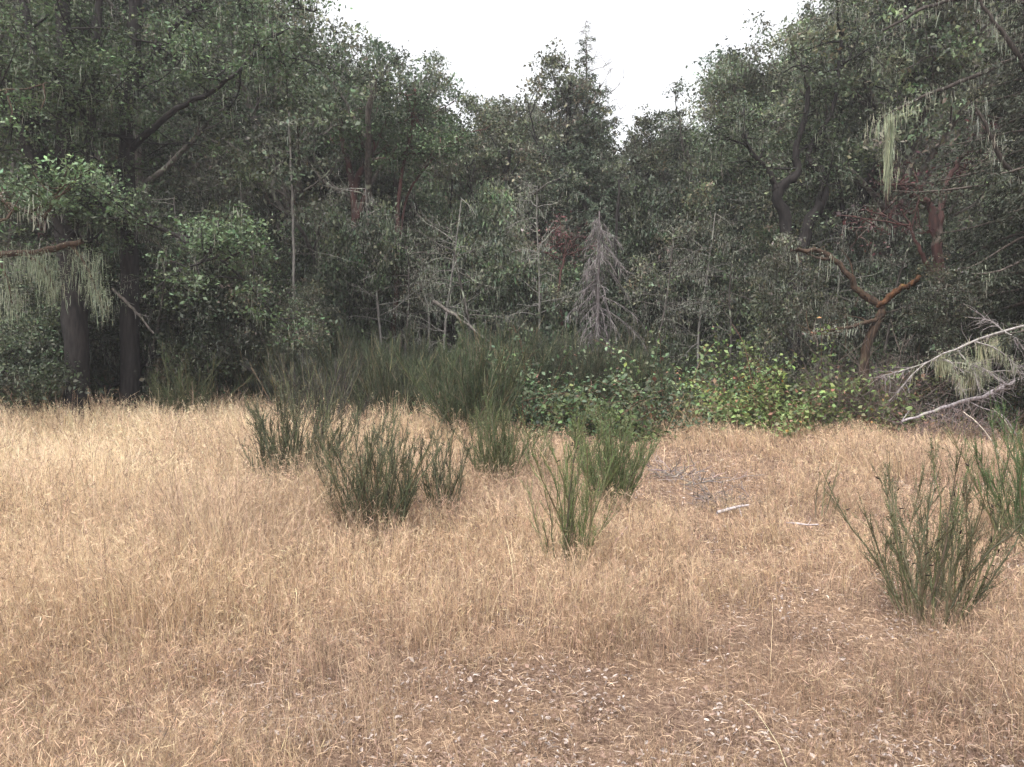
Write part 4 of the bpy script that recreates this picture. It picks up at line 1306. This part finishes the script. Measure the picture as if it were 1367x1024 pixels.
def stick(px0, py0, px1, py1, d0, d1, r, label, seed):
    rng = RNG(seed)
    a = P3(px0, py0, d0); b = P3(px1, py1, d1)
    a[2] = gz(a[0], a[1]) + r + .13; b[2] = gz(b[0], b[1]) + r + .17
    p = spline([a, a * .6 + b * .4 + rng.normal(size=3) * .012, a * .3 + b * .7 + rng.normal(size=3) * .012, b], 12)
    c = p.mean(0).copy()
    w = Acc(); tubes(w, (p - c)[None], (r * np.linspace(1, .6, 12))[None], (1.3, 1.25, 1.25), 7, rng, .12)
    t = path(p[7] - c, (b - a) + rng.normal(size=3) * .3, .10, 4, .1, .02, rng)
    tubes(w, t[None], (r * .35 * np.linspace(1, .5, 4))[None], (1.3, 1.25, 1.25), 5)
    o = w.build('fallen_stick', M_DEAD, smooth=True); o.location = c
    tag(o, label, 'stick')
stick(957, 708, 1000, 702, 7.3, 7.45, .017, 'short bleached stick lying in the grass near the twig piles', 711)
stick(1050, 726, 1092, 735, 6.95, 6.7, .010, 'thin bleached stick half hidden in grass right of the short one', 712)

# ------------------------------------------------------------------ fallen lichen-hung branch and limb at the right
def fallen():
    rng = RNG(720)
    d = 13.2
    base = P3(1440, 480, d); base[2] = gz(base[0], d)
    w, l = Acc(), Acc()
    arch = [(1460, 470, d + .6), (1420, 440, d + .4), (1380, 434, d + .2), (1340, 442, d), (1300, 456, d), (1262, 472, d - .1), (1232, 488, d - .1), (1212, 508, d - .1), (1186, 536, d - .1)]
    specs = [(arch, .030, .006),
             ([(1248, 480, d), (1220, 490, d - .1), (1196, 497, d - .2), (1178, 502, d - .2)], .012, .004),
             ([(1302, 456, d), (1330, 466, d - .2), (1352, 484, d - .3), (1362, 500, d - .3)], .014, .006),
             ([(1278, 468, d), (1292, 484, d - .1), (1304, 500, d - .1), (1308, 524, d - .1)], .014, .005),
             ([(1256, 478, d), (1272, 486, d - .2), (1280, 506, d - .2), (1282, 522, d - .2)], .010, .004),
             ([(1340, 442, d), (1356, 452, d - .2), (1372, 474, d - .3)], .016, .006),
             ([(1338, 441, d), (1325, 430, d + .1), (1312, 424, d + .1)], .010, .004),
             ([(1270, 484, d), (1300, 487, d - .1), (1318, 496, d - .1), (1345, 512, d - .1)], .012, .008),
             ([(1318, 497, d), (1345, 495, d), (1380, 502, d)], .010, .008)]
    ps = limbs_px(w, specs, base, 7, rng, .15, 20, (.85, .84, .80))
    T = []
    for p in ps:
        for _ in range(24):
            q, dd = sample(p, rng.uniform(.2, 1))
            T.append(path(q, dd + np.array([0, 0, -.35]) + .8 * rng.normal(size=3), rng.uniform(.12, .45), 6, .14, -.05, rng))
    T = np.array(T); tubes(w, T, .0035 * np.linspace(1, .4, 6)[None] * np.ones((len(T), 1)), (1.0, .95, .95), 4)
    an = [p for q, a in ((ps[0], 3), (ps[3], 4), (ps[4], 4), (ps[7], 4), (ps[2], 4)) for p in q[a:16]]
    hang(l, an, rng, 12, .03, .30, .05, .007, (.30, .31, .22))
    for px, py, L in ((1258, 478, .42), (1262, 480, .5), (1254, 482, .34), (1325, 455, .35), (1329, 456, .4), (1318, 480, .3), (1308, 462, .55), (1296, 500, .5), (1287, 505, .4)):
        q = P3(px, py, d) - base
        hang(l, [q] * 6, rng, 6, L * .6, L * 1.15, .035, .010, (.34, .34, .23))
    t = thing('fallen_branch', 'arching pale dead branch draped with yellowish lichen at the right edge', 'fallen branch', base)
    w.build('branches', M_DEAD, t, smooth=True); tag(l.build('hanging_lichen', M_LICHEN, t), kind='stuff')
    # the thicker bare limb below
    rng = RNG(721); d = 13.6
    base2 = P3(1206, 563, d - .4)
    w = Acc()
    ps = limbs_px(w, [([(1203, 563, d - .5), (1240, 551, d - .3), (1280, 538, d - .1), (1318, 527, d), (1350, 512, d + .1), (1400, 498, d + .3), (1470, 480, d + .6)], .020, .050),
                      ([(1292, 535, d), (1312, 545, d - .2), (1340, 556, d - .4), (1362, 590, d - .6)], .012, .005),
                      ([(1204, 562, d - .5), (1210, 553, d - .4), (1214, 548, d - .4)], .010, .003),
                      ([(1325, 523, d), (1336, 514, d - .1), (1348, 515, d - .1)], .014, .008),
                      ([(1345, 514, d), (1325, 502, d + .1), (1312, 492, d + .2)], .014, .006)], base2, 8, rng, .16, 22, (.9, .86, .88))
    T = []
    for _ in range(80):
        q, dd = sample(ps[0], rng.uniform(.15, 1))
        T.append(path(q, rng.normal(size=3) + np.array([0, -.2, -.3]), rng.uniform(.12, .5), 6, .14, -.05, rng))
    T = np.array(T); tubes(w, T, .0045 * np.linspace(1, .4, 6)[None] * np.ones((len(T), 1)), (1.0, .95, .95), 4)
    o = w.build('fallen_limb', M_DEAD, smooth=True); o.location = base2
    tag(o, 'thick bleached grey limb lying low under the arching dead branch', 'fallen limb')
    # thin arching dead cane in front
    rng = RNG(722); base3 = P3(1345, 610, 9.5)
    base3[2] = gz(base3[0], base3[1])
    w = Acc()
    limbs_px(w, [([(1286, 550, 10.5), (1305, 565, 10.2), (1325, 590, 10), (1342, 625, 9.8), (1352, 655, 9.6)], .007, .004)], base3, 5, rng, .1, 14, (1.2, 1.1, .9))
    limbs_px(w, [([(1325, 545, 10.4), (1342, 562, 10.2), (1354, 590, 10), (1360, 640, 9.8)], .005, .004)], base3, 5, rng, .1, 14, (1.1, 1.0, .85))
    o = w.build('dead_cane', M_DEAD); o.location = base3
    tag(o, 'thin arching dead canes in front of the fallen limb', 'dead cane')
fallen()

# broken pale log leaning in the thicket
def log(pts, d, r, label, seed):
    rng = RNG(seed); b = P3(pts[-1][0], pts[-1][1], d); w = Acc()
    limbs_px(w, [([(a, c, d) for a, c in pts], r, r * .6)], b, 7, rng, .15, 14, (.75, .7, .68))
    p = spline([P3(a, c, d) - b for a, c in pts], 14)
    for _ in range(4):
        q, dd = sample(p, rng.uniform(.2, .9)); t = path(q, rng.normal(size=3), .25, 4, .1, 0, rng)
        tubes(w, t[None], (.012 * np.linspace(1, .5, 4))[None], (1, 1, 1), 4)
    o = w.build('leaning_log', M_PALE, smooth=True); o.location = b; tag(o, label, 'log')
log([(578, 402), (592, 411), (606, 420), (622, 432), (650, 455)], 20.3, .05, 'pale broken log slanting down into the broom thicket', 731)
log([(432, 435), (440, 441), (447, 449), (460, 470)], 20.0, .04, 'short pale broken log left in the thicket edge', 732)
log([(150, 385), (165, 400), (185, 420), (205, 445)], 17.0, .035, 'brown dead branch slanting under the straight trunked oak', 733)

# ------------------------------------------------------------------ the damp milky air
def haze():
    m = bpy.data.materials.new('haze'); m.use_nodes = True
    nt = m.node_tree; nt.nodes.clear()
    v = nt.nodes.new('ShaderNodeVolumePrincipled'); o = nt.nodes.new('ShaderNodeOutputMaterial')
    v.inputs['Color'].default_value = (.92, .91, .95, 1); v.inputs['Density'].default_value = .0014
    v.inputs['Anisotropy'].default_value = .3
    nt.links.new(v.outputs[0], o.inputs['Volume'])
    bpy.ops.mesh.primitive_cube_add(size=1)
    b = bpy.context.object; b.name = 'haze'; b.data.materials.append(m)
    b.scale = (2400, 2400, 41); b.location = (0, 0, 19.5)
    tag(b, 'thin milky air between the clearing and the wood', 'haze', kind='stuff')
haze()

# two or three look-alikes beside the same landmark: tell them apart by side
def tell_apart():
    by = {}
    for o in scn.objects:
        if o.parent is None and 'label' in o.keys() and 'group' in o.keys():
            by.setdefault(o['label'], []).append(o)
    for lb, os_ in by.items():
        n = len(os_)
        if n < 2 or n > 3: continue
        os_.sort(key=lambda o: o.location[0] / o.location[1])
        for o, w in zip(os_, ('left of two', 'right of two') if n == 2 else ('leftmost of three', 'middle of three', 'rightmost of three')):
            o['label'] = lb.replace('deep in the wood', 'deep in wood').replace(' at left', '').replace(' at right', '') + ', ' + w
tell_apart()
